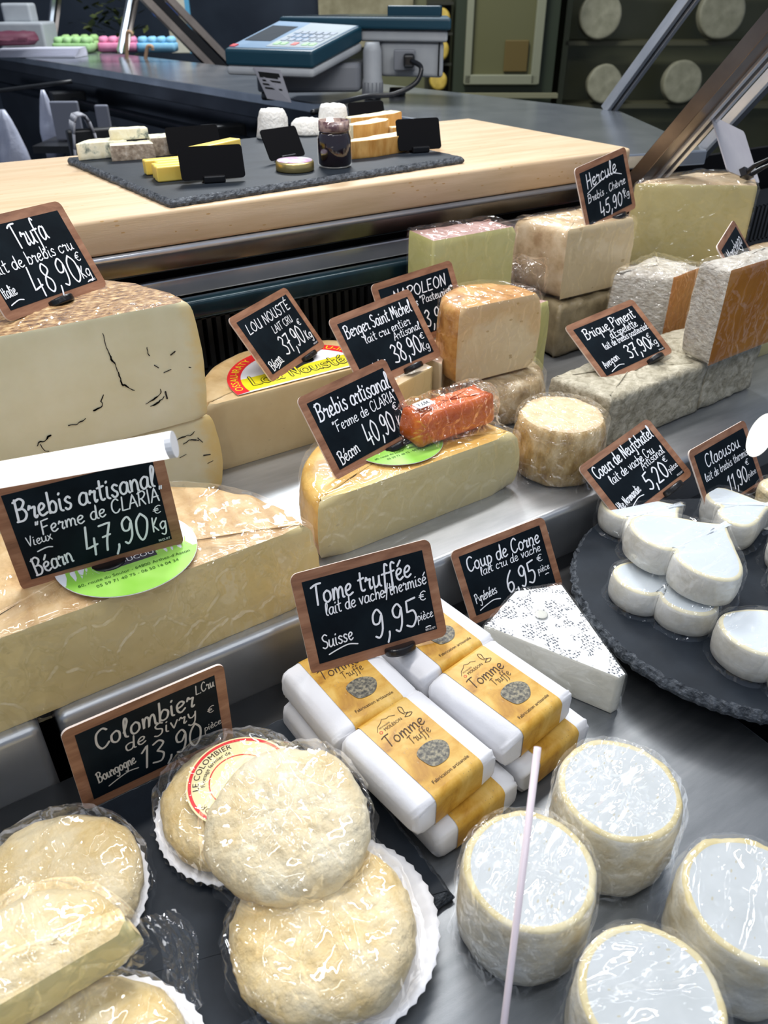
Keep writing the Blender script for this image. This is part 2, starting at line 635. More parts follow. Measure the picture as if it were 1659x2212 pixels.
def puck(out, prof, caps=(0.9, 0.78, 0.62, 0.45, 0.28, 0.12), amp=0.0, freq=60, seed=0.0, dome=0.0, bands=None, tilt=None, ridged=False, zfix=True, capmi=0, topamp=1.0, sidefold=0.0):
    """solid over an outline. prof: (inset, z) from the bottom up. Returns (rind mesh, cut mesh)."""
    n = len(out)
    cx = sum(p[0] for p in out) / n
    cy = sum(p[1] for p in out) / n
    nor = []
    for i in range(n):
        t = Vector((0, 0))
        for q in (1, 2):
            a, b = out[i - q], out[(i + q) % n]
            t += Vector((b[0] - a[0], b[1] - a[1]))
        t = t.normalized() if t.length > 1e-9 else Vector((1, 0))
        nor.append(Vector((t.y, -t.x)))
    V, Wt = [], []
    for ins, z in prof:
        for (x, y, w, c), nn in zip(out, nor):
            V.append(Vector((x - nn.x * ins * w, y - nn.y * ins * w, z)))
            Wt.append(w)
    top0 = (len(prof) - 1) * n
    ztop = prof[-1][1]
    k0 = 1.0
    for k in caps:
        for i in range(n):
            p = V[top0 + i]
            V.append(Vector((cx + (p.x - cx) * k, cy + (p.y - cy) * k, ztop + dome * (1 - k * k))))
            Wt.append(out[i][2] + (1 - out[i][2]) * min(1, (1 - k) * 6))
    V.append(Vector((cx, cy, ztop + dome)))
    Wt.append(1.0)
    rings = len(prof) + len(caps)
    F, cut, mi = [], [], []
    for j in range(rings - 1):
        side = j < len(prof) - 1
        for i in range(n):
            i2 = (i + 1) % n
            F.append((j * n + i, j * n + i2, (j + 1) * n + i2, (j + 1) * n + i))
            cut.append(side and out[i][3] and out[i2][3])
            mi.append((bands or {}).get(j, 0) if side else capmi)
    last = (rings - 1) * n
    ce = len(V) - 1
    for i in range(n):
        F.append((last + i, last + (i + 1) % n, ce))
        cut.append(False)
        mi.append(capmi)
    F.append(tuple(reversed(range(n))))
    cut.append(False)
    mi.append(0)
    zb = prof[0][1]
    if amp or sidefold:
        N = [Vector((0, 0, 0)) for _ in V]
        for f in F[:-1]:
            nn = (V[f[1]] - V[f[0]]).cross(V[f[2]] - V[f[0]])
            for q in f:
                N[q] += nn
        NV = []
        for q, (p, nn, w) in enumerate(zip(V, N, Wt)):
            if nn.length > 1e-12:
                nn = nn.normalized()
            s = p * freq + Vector((seed, seed * 2.1, seed * .5))
            if ridged:
                d = abs(noise.noise(s)) * 1.6 + 0.7 * abs(noise.noise(s * 2.3))
            else:
                d = noise.noise(s) + 0.5 * noise.noise(s * 2.1) + 0.3 * noise.noise(s * 4.3)
            a = amp * (topamp if q >= top0 else 1.0) * (0.25 + 0.75 * w)
            np_ = p + nn * d * a
            if sidefold and q < top0 + n:
                ang = math.atan2(p.y - cy, p.x - cx)
                hz = (ztop - p.z) / max(1e-6, ztop - zb)
                fo = noise.noise(Vector((math.cos(ang) * 9 + seed, math.sin(ang) * 9, hz * .8))) + .6 * noise.noise(Vector((math.cos(ang) * 22, math.sin(ang) * 22 + seed, hz)))
                np_ += Vector((math.cos(ang), math.sin(ang), 0)) * sidefold * fo * (0.25 + hz)
            if zfix and np_.z < zb or q < n:
                np_.z = zb
            NV.append(np_)
        V = NV
    if tilt:
        V = [tilt @ p for p in V]

    def sub(flag):
        m = M()
        idx = {}
        for f, c, mm in zip(F, cut, mi):
            if c != flag:
                continue
            g = []
            for q in f:
                if q not in idx:
                    idx[q] = len(m.v)
                    m.v.append(tuple(V[q]))
                g.append(idx[q])
            m.f.append(tuple(g))
            m.mi.append(mm)
        return m
    return sub(False), sub(True)


def round_prof(z0, z1, rb=0.004, rt=0.008, bulge=0.0, nz=6):
    p = [(rb, z0), (rb * .3, z0 + rb * .45), (0, z0 + rb)]
    for i in range(1, nz):
        t = i / nz
        p.append((-bulge * math.sin(PI * t), z0 + rb + (z1 - rt - z0 - rb) * t))
    p += [(0, z1 - rt), (rt * .12, z1 - rt * .5), (rt * .42, z1 - rt * .14), (rt, z1)]
    return p


def cheese(name, label, loc, out, prof, rind, paste=None, rz=0.0, group=None, film=None, cat='cheese', rindname='rind', **kw):
    t = thing(name, label, cat, loc, rz, group)
    a, b = puck(out, prof, **kw)
    a.build(rindname, rind, t, True)
    if paste and b.f:
        b.build('cut_face', paste, t, True)
    return t


def wrap(t, out, z0, z1, d=0.0018, rt=0.006, flare=0.004, amp=0.0012, freq=70, seed=0.0, mat='film', tilt=None, fold=0.0, dome=0.0, name='cling_film', nz=8, rb=0.0005):
    """a sheet of film drawn over the outline"""
    g = grow(out, d)
    p = [(-flare, z0), (-flare * .45, z0 + (z1 - z0) * .07), (-flare * .12, z0 + (z1 - z0) * .18)]
    for i in range(1, nz):
        p.append((0, z0 + (z1 - z0) * (.18 + .82 * i / nz) - rt * i / nz))
    p += [(0, z1 + d - rt), (rt * .12, z1 + d - rt * .45), (rt * .45, z1 + d - rt * .1), (rt, z1 + d)]
    a, _ = puck(g, p, (0.92, 0.84, 0.75, 0.66, 0.56, 0.46, 0.35, 0.24, 0.12), amp, freq, seed, dome, ridged=True, tilt=tilt, sidefold=fold)
    a.f.pop()
    a.mi.pop()
    return a.build(name, MT[mat], t, True)


# ---------------------------------------------------------------- handwriting: each letter is a few pen strokes on a 4-unit x-height
GL = {
 'a': (4.2, '3.4,3.4 2,4 .6,2.8 .5,1 1.6,0 3,1 3.5,3.8 3.4,1 4.2,.1'),
 'b': (3.9, '.7,7 .6,3 .6,0 .8,2.5 2.2,3.8 3.4,2.6 3,.6 1.6,0 .6,.8'),
 'c': (3.5, '3,3.3 2,4 .7,3 .5,1.2 1.6,0 3.2,.7'),
 'd': (4.2, '3.4,3.2 2,4 .6,2.8 .6,1 1.6,0 3,1 3.6,7 3.5,1 4.2,0'),
 'e': (3.7, '.5,1.9 2.2,2.2 3,3.2 2,4 .7,3 .6,1 1.8,0 3.4,.8'),
 'f': (3.0, '3.2,6.4 2.3,7 1.6,5.5 1.4,0 1,-2.6 .2,-2.4|.2,3.6 2.8,3.8'),
 'g': (4.2, '3.4,3.3 2,4 .6,2.8 .8,.8 2,.4 3.3,1.8 3.5,3.8 3.4,-1 2.4,-2.8 .8,-2'),
 'h': (3.8, '.7,7 .6,0 .6,0 .9,2.4 2.2,3.9 3.2,2.8 3.2,0'),
 'i': (1.9, '.8,3.8 .7,.6 1.5,0|.8,5.4 1,5.7'),
 'l': (2.1, '.5,2 1.8,5.6 1.3,7 .7,5.5 .7,1 1.6,0'),
 'm': (5.5, '.5,3.8 .6,0 .6,0 .9,2.6 1.9,3.9 2.5,2.8 2.5,0 2.5,0 2.8,2.6 3.9,3.9 4.6,2.8 4.7,.3 5.2,0'),
 'n': (4.0, '.5,3.8 .6,0 .6,0 .9,2.6 2.2,3.9 3.1,2.8 3.2,.3 3.7,0'),
 'o': (3.9, '2,4 .7,3 .6,1 1.8,0 3.2,1 3.3,3 2,4'),
 'p': (3.9, '.7,3.8 .6,-3 .6,-3 .8,2.6 2,3.9 3.3,2.6 2.8,.6 1.4,.2'),
 'q': (4.1, '3.4,3.4 2,4 .6,2.8 .8,.8 2,.3 3.3,1.8 3.5,3.8 3.4,-3'),
 'r': (3.1, '.2,3.0 .8,4.2 1.2,3.4 2.4,3.5 2.1,2.2 1.9,.6 2.3,0 2.9,.5'),
 's': (3.2, '2.8,3.4 1.8,4 .8,3.2 1.4,2.2 2.6,1.4 2.4,.3 1.2,0 .3,.6'),
 't': (3.0, '1.4,6.4 1.2,1 2,0 2.6,.4|.2,4.2 2.7,4.5'),
 'u': (4.1, '.5,3.8 .5,1.2 1.4,0 2.8,1.2 3.2,3.8 3.1,.8 3.8,0'),
 'v': (3.4, '.3,3.9 1.6,0 1.6,0 3,4'),
 'x': (3.3, '.3,3.8 2.8,0|2.8,3.9 .3,0'),
 'y': (3.9, '.4,3.8 .8,1.6 2,1 3,2.4 3.2,3.8 2.8,-1.6 1.6,-3 .4,-2.2'),
 'z': (3.4, '.4,3.8 2.8,3.9 2.8,3.9 .5,.1 .5,.1 3,.2'),
 'A': (4.6, '.2,0 2.4,7 2.4,7 4.2,0|.9,2.4 3.8,2.6'),
 'B': (4.8, '.8,7 .6,0|.1,6.4 2.4,7.2 3.8,5.8 2.4,4 1,3.8|1,3.8 3.2,3.6 4.2,1.8 2.8,.1 .2,0'),
 'C': (4.7, '4,6 2.8,7 1,5.6 .5,2.6 1.6,.2 3.2,.2 4.4,1.4'),
 'E': (3.9, '3.4,6.8 .7,6.8 .7,6.8 .6,0 .6,0 3.4,.1|.7,3.6 2.8,3.7'),
 'F': (4.0, '3.8,7 .7,6.7 .7,6.7 .6,0|.7,3.6 2.9,3.8'),
 'H': (4.3, '.6,7 .6,0|3.6,7 3.6,0|.6,3.5 3.6,3.7'),
 'I': (1.6, '.8,7 .8,0'),
 'K': (3.9, '.7,7 .6,0|3.2,6.4 .7,3 .7,3 3.4,0'),
 'L': (3.8, '1,7 .6,.2 .6,.2 3.4,.2'),
 'M': (5.3, '.3,0 1,7 1,7 2.6,2 2.6,2 4.4,7 4.4,7 4.8,0'),
 'N': (4.3, '.5,0 .7,7 .7,7 3.4,0 3.4,0 3.7,7.2'),
 'O': (4.7, '2.4,7 .7,5 .6,2 2.2,0 4,1.8 4,5 2.4,7'),
 'P': (4.2, '.8,7 .6,0|.2,6.4 2.6,7.1 3.9,5.4 2.6,3.6 .8,3.4'),
 'R': (4.4, '.8,7 .6,0|.2,6.4 2.6,7.1 3.9,5.4 2.6,3.6 .8,3.4|1.8,3.5 3.8,0'),
 'S': (4.0, '3.6,6.2 2.4,7 .9,6 1.4,4.2 3.2,3 3.2,.8 1.6,0 .3,.8'),
 'T': (4.5, '.1,6.4 2,7 4.4,7|2.3,6.8 2,0'),
 'U': (4.3, '.6,7 .6,1.6 1.8,0 3.2,1.4 3.6,7 3.5,0'),
 'V': (4.1, '.3,7 1.9,0 1.9,0 3.8,7.2'),
 '0': (4.1, '2,7 .7,5 .6,2 1.8,0 3.3,1.6 3.5,5 2,7'),
 '1': (2.8, '.4,5.2 2,7 2,7 1.6,0'),
 '2': (4.1, '.5,5.4 1.8,7 3.2,5.6 2.4,3 .4,.1 .4,.1 3.6,.2'),
 '3': (4.0, '.6,6.2 2,7 3.2,5.6 1.6,3.9 1.6,3.9 3.4,2.4 2.6,.3 .4,.5'),
 '4': (4.2, '1,7.2 .5,1.4 .5,1.4 3.6,2.2|3,4 2.7,-.4'),
 '5': (4.0, '3.6,7.2 1,6.8 1,6.8 .8,4 .8,4 2.8,4 3.4,2 2.2,.1 .4,.6'),
 '6': (3.9, '3,6.8 1.2,4.6 .6,1.8 1.8,0 3.3,1.2 2.9,3 1.4,3.2 .7,2'),
 '7': (3.9, '.4,6.6 3.4,6.9 3.4,6.9 2.2,3 1.8,0|1,3.4 3.2,3.7'),
 '8': (3.9, '3,6 2,7 .8,5.8 1.4,4.2 3,2.6 3,.8 1.8,0 .6,1.2 1.4,3.4 3,5 3,6'),
 '9': (4.0, '3.3,5.6 2.2,7 .8,5.8 1,3.9 2.4,3.6 3.3,5.4 3.2,2 2.2,.1 1,.5'),
 '€': (3.6, '3,5.8 2,6.4 .9,5 .9,2 2,.6 3.2,1.3|.1,4.2 2.2,4.3|.1,2.9 2.2,3'),
 ',': (1.7, '1,.6 .9,-.4 .3,-1.8'), '.': (1.4, '.5,0 .8,.3'), "'": (1.3, '.7,7 .5,5.6'),
 '"': (2.2, '.6,7 .4,5.6|1.5,7 1.3,5.6'), '-': (2.4, '.3,2.2 2,2.4'), '/': (2.6, '.2,-1.6 2.6,7'), ' ': (2.2, ''),
 'Q': (4.7, '2.4,7 .7,5 .6,2 2.2,0 4,1.8 4,5 2.4,7|2.6,1.8 4.4,-.6'),
}
ACC = {'é': ('e', '1.6,5 2.9,6.6'), 'è': ('e', '1.3,6.5 2.4,5'), 'É': ('E', '1.6,7.8 2.8,9.2'), 'ê': ('e', '1,5 2,6.3 3,5')}


def smooth_line(P, sub=5):
    if len(P) < 3:
        return P
    out = []
    for i in range(len(P) - 1):
        p0, p1, p2, p3 = P[max(0, i - 1)], P[i], P[i + 1], P[min(len(P) - 1, i + 2)]
        if (p1 - p2).length < 1e-9:
            continue
        if (p0 - p1).length < 1e-9:
            p0 = p1
        for k in range(sub):
            t = k / sub
            out.append(0.5 * ((2 * p1) + (p2 - p0) * t + (2 * p0 - 5 * p1 + 4 * p2 - p3) * t * t + (3 * p1 - p0 - 3 * p2 + p3) * t ** 3))
    out.append(P[-1])
    return out


def pen(m, P, w, z):
    """a pen line of width w with round ends"""
    P = [p for i, p in enumerate(P) if i == 0 or (p - P[i - 1]).length > 1e-7]
    if len(P) < 2:
        return
    L, Rr = [], []
    for i, p in enumerate(P):
        t = (P[min(i + 1, len(P) - 1)] - P[max(i - 1, 0)])
        t = t.normalized() if t.length > 1e-9 else Vector((1, 0))
        nn = Vector((-t.y, t.x)) * w / 2
        L.append(p + nn)
        Rr.append(p - nn)
    k = len(m.v)
    m.pen = (getattr(m, 'pen', 0) + 1) % 16
    z += m.pen * 1.3e-5
    for i, (a, b) in enumerate(zip(L, Rr)):
        m.v += [(b.x, b.y, z + i * 1.5e-6), (a.x, a.y, z + i * 1.5e-6)]
    for i in range(len(P) - 1):
        m.f.append((k + 2 * i, k + 2 * i + 2, k + 2 * i + 3, k + 2 * i + 1))
        m.mi.append(0)
    for p in (P[0], P[-1]):
        k = len(m.v)
        m.v += [(p.x + w / 2 * math.cos(2 * PI * q / 8), p.y + w / 2 * math.sin(2 * PI * q / 8), z) for q in range(8)]
        z += 4e-6
        m.f.append(tuple(range(k, k + 8)))
        m.mi.append(0)


def strokes(text):
    """pen strokes of a text in glyph units, and its width"""
    x, out = 0.0, []
    for ch in text:
        extra = None
        if ch in ACC:
            ch, extra = ACC[ch]
        w, s = GL[ch]
        for st in (s.split('|') if s else []) + ([extra] if extra else []):
            pts = [Vector([float(q) for q in t.split(',')]) for t in st.split()]
            out.append([Vector((p.x + x + p.y * 0.12, p.y)) for p in pts])
        x += w + 0.25
    return out, x


def write(m, text, x0, y0, width, height=None, slope=0.0, pw=None, z=0.0004, jit=0.10):
    """handwrite text with its baseline from (x0, y0); height is the capital height"""
    st, w = strokes(text)
    sx = width / w
    sy = sx if height is None else height / 7.0
    pw = pw or max(0.00065, min(0.0016, 7 * sy * 0.098))
    ca, sa = math.cos(slope), math.sin(slope)
    for s in st:
        P = []
        for p in s:
            q = Vector((p.x * sx, p.y * sy))
            q += Vector((noise.noise(Vector((p.x * .9, p.y * .9, x0 * 99))), noise.noise(Vector((p.x * .9, p.y * .9, 7 + y0 * 99))))) * jit * sx * 3
            P.append(Vector((x0 + q.x * ca - q.y * sa, y0 + q.x * sa + q.y * ca)))
        pen(m, smooth_line(P), pw, z)


def swoosh(m, x0, y0, x1, y1, pw=0.001, z=0.0004, bend=0.1):
    a, b = Vector((x0, y0)), Vector((x1, y1))
    d = b - a
    nn = Vector((-d.y, d.x))
    pen(m, smooth_line([a, a + d * .3 + nn * bend * .6, a + d * .7 + nn * bend, b, ]), pw, z)


def txt(text, size, cx=0.0, cy=0.0, z=0.0, rot=0.0, align='CENTER', m=None, sx=1.0, bend=None, shear=0.0, space=1.0, bold=0.0):
    """printed lettering as flat faces; bend = (radius, centre angle) lays it along an arc round (cx, cy)"""
    cu = bpy.data.curves.new('t', 'FONT')
    cu.body, cu.size, cu.align_x, cu.shear, cu.space_character = text, size, align, shear, space
    cu.resolution_u = 3
    cu.offset = bold
    o = bpy.data.objects.new('t', cu)
    me = bpy.data.meshes.new_from_object(o)
    vs = [Vector((v.co.x * sx, v.co.y)) for v in me.vertices]
    fs = [tuple(p.vertices) for p in me.polygons]
    bpy.data.objects.remove(o)
    bpy.data.curves.remove(cu)
    bpy.data.meshes.remove(me)
    out = []
    for v in vs:
        if bend:
            r, a = bend[0] + v.y, bend[1] - v.x / bend[0]
            out.append((cx + r * math.cos(a), cy + r * math.sin(a), z))
        else:
            out.append((cx + v.x * math.cos(rot) - v.y * math.sin(rot), cy + v.x * math.sin(rot) + v.y * math.cos(rot), z))
    m = m or M()
    m.add(out, fs)
    return m


# ---------------------------------------------------------------- price tags
ASP = 1.395
TAGS = {
 'trufa': ((0.1217, 0.7482, 0.3047), (60.4, 1.5, 30.9), 0.1177, 0.5, 'chalk', [
    ('Trufa', .40, .76, .34, .06, .30), ('lait de brebis cru', .01, .95, .58, .04, None), ('48,90', .31, .87, .95, .01, .36), ('€', .89, .96, .70, 0, .14), ('Kg', .86, .98, .92, .05, .17), ('Italie', .01, .15, .86, .08, .14), ('~', .03, .17, .95, .1), ('~', .89, .97, .98, .05)],
    'wood-framed price slate "48,90" stuck on top of the tall truffle-veined cheese'),
 'b47': ((0.0768, 0.5029, 0.1842), (84.4, -2.2, -7.3), 0.1183, 0.52, 'chalk', [
    ('Brebis artisanal', .04, .985, .32, .0, .24), ('"Ferme de CLARIA"', .13, 1.02, .53, .03, .16), ('47,90', .39, .86, .90, -.01, .32), ('€', .91, .975, .65, 0, .11), ('Kg', .88, .99, .85, .03, .17), ('Vieux', .05, .22, .62, .06, .11), ('Béarn', .04, .31, .97, .12, .20), ('~', .10, .20, .70, .06)],
    'wood-framed price slate "47,90" on the ridged half wheel in front'),
 'b40': ((0.3484, 0.5721, 0.1611), (54.6, -2.2, 13.2), 0.1167, 0.68, 'chalk', [
    ('Brebis artisanal', .04, .99, .30, .0, .24), ('"Ferme de CLARIA"', .14, 1.0, .53, .03, .15), ('40,90', .42, .83, .90, .02, .30), ('€', .88, .95, .64, 0, .13), ('Kg', .86, .98, .88, .05, .16), ('Béarn', .05, .31, .96, .14, .18)],
    'wood-framed price slate "40,90" on the half wheel under the orange paste'),
 'berger': ((0.4515, 0.6852, 0.1814), (52.4, -4.4, 8.0), 0.1180, 0.62, 'chalk', [
    ('Berger Saint Michel', .03, .98, .27, .02, .20), ('lait cru entier', .22, .88, .45, .02, .14), ('Artisanal', .58, .98, .58, .03, .13), ('38,90', .45, .88, .93, .02, .30), ('€', .90, .97, .74, 0, .12), ('Kg', .87, .98, .92, .04, .13), ('Pyrénées', .03, .36, .93, .12, .14)],
    'wood-framed price slate "38,90", its lower corner behind the 40,90 slate'),
 'lou': ((0.3668, 0.7806, 0.1747), (51.9, -1.1, 30.4), 0.1159, 0.66, 'chalk', [
    ('LOU NOUSTÉ', .06, .93, .28, .03, .17), ('LAIT CRU', .42, .83, .47, .03, .13), ('37,90', .38, .84, .88, .03, .33), ('€', .86, .93, .58, 0, .13), ('Kg', .86, .98, .86, .02, .17), ('Béarn', .05, .28, .97, .22, .16), ('~', .14, .28, .98, .25)],
    'wood-framed price slate "37,90" leaning back over the yellow-labelled half wheel'),
 'napo': ((0.5391, 0.7431, 0.1849), (65.5, -6.5, -2.4), 0.1140, 0.72, 'chalk', [
    ('NAPOLEON', .16, .93, .30, .02, .20), ('brebis "Pasteurisé"', .22, .99, .48, .03, .14), ('43,90', .38, .82, .90, .0, .30), ('€', .85, .92, .64, 0, .12), ('Kg', .86, .98, .86, .02, .16)],
    'wood-framed price slate written in capitals, mostly behind the 38,90 slate'),
 'herc': ((0.8727, 0.7795, 0.2751), (71.2, -7.5, 9.7), 0.1163, 0.62, 'chalk', [
    ('Hercule', .10, .80, .34, .08, .26), ('~', .08, .88, .42, .06), ('Brebis . Chèvre', .06, .94, .60, .04, .15), ('45,90', .26, .80, .94, .02, .26), ('€', .82, .89, .74, 0, .11), ('Kg', .84, .98, .82, .06, .14)],
    'wood-framed price slate "45,90" at the end of the wooden board'),
 'brique': ((0.7254, 0.5922, 0.1520), (34.5, -5.3, 2.1), 0.1190, 0.72, 'chalk', [
    ('Brique Piment', .08, .94, .27, .03, .20), ("d'Espelette", .40, .88, .43, .04, .15), ('lait de brebis pasteurisé', .22, .99, .57, .04, .13), ('37,90', .44, .86, .90, .02, .26), ('€', .87, .93, .70, 0, .11), ('Kg', .85, .97, .86, .06, .14), ('Aveyron', .05, .32, .88, .16, .14), ('~', .10, .32, .97, .1)],
    'wood-framed price slate "37,90" lying back on the grey rind block'),
 'coeur': ((0.5928, 0.4337, 0.0904), (37.7, -14.4, 2.7), 0.1053, 0.70, 'chalk', [
    ('Coeur de Neufchatel', .03, .99, .24, .03, .22), ('lait de vache Cru', .14, .86, .45, .02, .16), ('Artisanal', .58, .97, .56, .06, .14), ('5,20', .48, .84, .90, .02, .29), ('€', .86, .93, .68, 0, .12), ('pièce', .84, .99, .86, .06, .10), ('Hte Normandie', .02, .40, .88, .14, .15), ('~', .14, .38, .95, .18)],
    'wood-framed price slate "5,20" behind the heart cheeses'),
 'clao': ((0.6900, 0.3932, 0.0818), (56.9, -1.4, 5.6), 0.1058, 0.70, 'chalk', [
    ('Claousou', .14, .84, .29, .03, .22), ('lait de brebis thermisé', .05, .98, .50, .03, .14), ('11,90', .40, .80, .88, .02, .27), ('€', .82, .90, .63, 0, .12), ('pièce', .80, .98, .84, .05, .10), ('Lozère', .04, .30, .88, .16, .15), ('~', .08, .30, .97, .16)],
    'wood-framed price slate "11,90" at the far edge of the round slate'),
 'manch': ((0.9237, 0.5855, 0.2158), (50.6, -3.6, 27.8), 0.1180, 0.5, 'chalk', [
    ('Manchego', .08, .92, .34, .03, .24), ('brebis', .40, .85, .58, .03, .16), ('39,90', .30, .80, .93, .02, .28), ('€', .84, .92, .62, 0, .12)],
    'small wood-framed price slate seen as a corner behind the orange-pasted wedge'),
 'tome': ((0.2464, 0.3954, 0.0991), (64.5, -2.8, -12.7), 0.1149, 0.64, 'chalk', [
    ('Tome truffée', .05, .88, .31, .03, .24), ('lait de vache/thermisé', .13, .99, .46, .04, .15), ('9,95', .46, .86, .90, .03, .34), ('€', .89, .96, .61, 0, .13), ('pièce', .85, .99, .84, .05, .11), ('Suisse', .05, .31, .84, .05, .16), ('~', .09, .33, .92, .08), ('~', .91, .95, .94, .05)],
    'wood-framed price slate "9,95" on the gold-banded parcels'),
 'coup': ((0.4189, 0.4251, 0.0418), (60.6, -6.9, -8.8), 0.1024, 0.5, 'chalk', [
    ('Coup de Corne', .05, .96, .29, .02, .23), ('lait cru de vache', .18, .94, .42, .02, .14), ('6,95', .42, .80, .86, .02, .35), ('€', .85, .93, .57, 0, .13), ('pièce', .83, .98, .74, .04, .11), ('Pyrénées', .04, .31, .82, .12, .15), ('~', .06, .32, .94, .14), ('~', .91, .95, .80, .05)],
    'wood-framed price slate "6,95" behind the speckled white wedge'),
 'colo': ((0.0671, 0.4050, 0.0536), (90.1, 0.8, 1.1), 0.1160, None, 'chalk_grey', [
    ('Colombier', .10, .83, .33, .02, .27), ('de Sivry', .28, .83, .52, .04, .18), ('13,90', .36, .84, .90, .0, .33), ('€', .90, .96, .52, 0, .11), ('pièce', .86, 1.0, .76, .06, .10), ('Bourgogne', .06, .34, .79, .12, .15), ('~', .12, .34, .90, .2), ('L.Cru', .84, .99, .16, .06, .13)],
    'wood-framed price slate "13,90" propped against the steel step'),
}


def rrect(w, h, r, n=5):
    p = []
    for cx, cy, a in ((w / 2 - r, -h / 2 + r, -90), (w / 2 - r, h / 2 - r, 0), (-w / 2 + r, h / 2 - r, 90), (-w / 2 + r, -h / 2 + r, 180)):
        for i in range(n + 1):
            t = R(a + 90 * i / n)
            p.append((cx + r * math.cos(t), cy + r * math.sin(t)))
    return p


def clip_mesh(w=0.026, d=0.011, th=0.0065):
    p = [(w / 2 * math.cos(PI + PI * i / 18), d * math.sin(PI * i / 18)) for i in range(19)]
    m = M()
    q = [(x, z) for x, z in p] + [(w / 2, -0.003), (-w / 2, -0.003)]
    n = len(q)
    m.add([(x, -th / 2, z) for x, z in q] + [(x, th / 2, z) for x, z in q], [(i, n + i, n + (i + 1) % n, (i + 1) % n) for i in range(n)])
    m.f.append(tuple(range(n)))
    m.f.append(tuple(reversed(range(n, 2 * n))))
    m.mi += [0, 0]
    return m


def make_tag(key):
    loc, rot, w, clip, ink, lines, label = TAGS[key]
    h = w / ASP
    b = 0.0072 * w / 0.105
    t = thing('price_slate', label, 'price tag', loc, 0, 'wood-framed price slates')
    t.rotation_euler = tuple(R(a) for a in rot)
    m = M().prism(rrect(w, h, 0.006), -0.0018, 0, 1, 0)
    m.build('frame', [MT['tag_wood'], MT['tag_edge']], t)
    wi, hi = w - 2 * b, h - 2 * b
    M().prism([(-wi / 2, -hi / 2), (wi / 2, -hi / 2), (wi / 2, hi / 2), (-wi / 2, hi / 2)], -0.0004, 0.00025).build('board', MT['chalkboard'], t)
    m = M()
    for L in lines:
        X = lambda u: (u - .5) * wi
        Y = lambda v: (.5 - v) * hi
        if L[0] == '~':
            swoosh(m, X(L[1]), Y(L[3]), X(L[2]), Y(L[3]) + (L[2] - L[1]) * wi * math.tan(L[4]), 0.0010)
        else:
            write(m, L[0], X(L[1]), Y(L[3]), (L[2] - L[1]) * wi, None if L[5] is None else L[5] * hi, L[4])
    m.build('handwriting', MT[ink], t)
    if key in ('b47', 'tome', 'coeur', 'lou', 'brique', 'trufa'):
        txt('BEQUET', 0.0024, (.5 - .01) * wi, -hi / 2 + 0.0012, 0.0005, align='RIGHT').build('printed_lettering', MT['chalk'], t)
    if clip:
        c = clip_mesh().build('clip', MT['black_plastic'], t, False, 0.0018, 3)
        c.location = ((clip - .5) * w, -h / 2 + 0.0012, 0.0)
    return t


# ================================================================ THE COUNTER
ct = thing('display_counter', 'stainless steel cheese counter with a stepped shelf and black air grille', 'display counter', (0, 0, 0))
M().box((-0.16, 0.075, -0.006), (1.29, 0.65, 0.012)).build('deck', MT['steel'], ct, False, 0.002)
M().box((0.6, 0.35, -0.05), (2.9, 1.3, 0.01)).build('well', MT['void'], ct)
M().box((1.01, 0.705, 0.01), (1.996, 0.504, 0.10)).build('step_shelf', MT['steel_shelf'], ct, True, 0.007, 4)
M().box((-0.40, 0.705, 0.01), (0.80, 0.504, 0.10)).build('step_shelf', MT['steel_shelf'], ct, True, 0.007, 4)
M().box((0.45, 0.975, 0.15), (2.6, 0.012, 0.20)).build('back_panel', MT['void'], ct)
g = M()
g.box((0.45, 0.932, 0.073), (2.6, 0.006, 0.030)).box((0.45, 0.932, 0.168), (2.6, 0.006, 0.030))
x = -0.80
while x < 1.7:
    g.box((x, 0.932, 0.12), (0.0065, 0.006, 0.07))
    x += 0.0128
g.build('vent_grille', MT['black_panel'], ct)
M().box((0.025, 0.872, 0.190), (1.85, 0.022, 0.024)).build('teal_rail', MT['teal_rail'], ct, True, 0.006, 3)
M().box((0.025, 0.908, 0.2065), (1.85, 0.008, 0.022)).build('lower_trim', MT['steel_bright'], ct, False, 0.002)
f = M().box((0.06, 0.889, 0.247), (1.90, 0.012, 0.028))
f.build('fascia', MT['steel_dark'], ct, True, 0.003, 3)
M().tube([(-0.88, 0.881, 0.2575), (1.02, 0.881, 0.2575)], 0.0042, 12).build('fascia_lip', MT['steel_bright'], ct, True)
M().box((0.06, 0.945, 0.235), (1.90, 0.05, 0.05)).build('under_frame', MT['void'], ct)
sc_ = M()
for px in (0.531, 0.30):
    sc_.lathe([(0.0026, 0), (0.0024, 0.0012), (0.0012, 0.002)], 14)
r_ = M().lathe([(0.0026, 0), (0.0024, 0.0012), (0.0012, 0.002)], 14)
s_ = r_.build('rivet', MT['steel_bright'], ct, True)
s_.location = (0.495, 0.4528, 0.038)
s_.rotation_euler = (R(90), 0, 0)

# wooden worktop over the shelf
w_ = M().prism([(-0.9, 0.877), (1.015, 0.877), (1.028, 0.882), (1.033, 0.895), (1.033, 1.287), (-0.9, 1.287)], 0.2625, 0.300)
wb = w_.build('butcher_block', MT['beech'], None, True, 0.004, 3)
mark(wb, 'thick pale beech butcher-block worktop running above the cheese shelf', 'worktop')

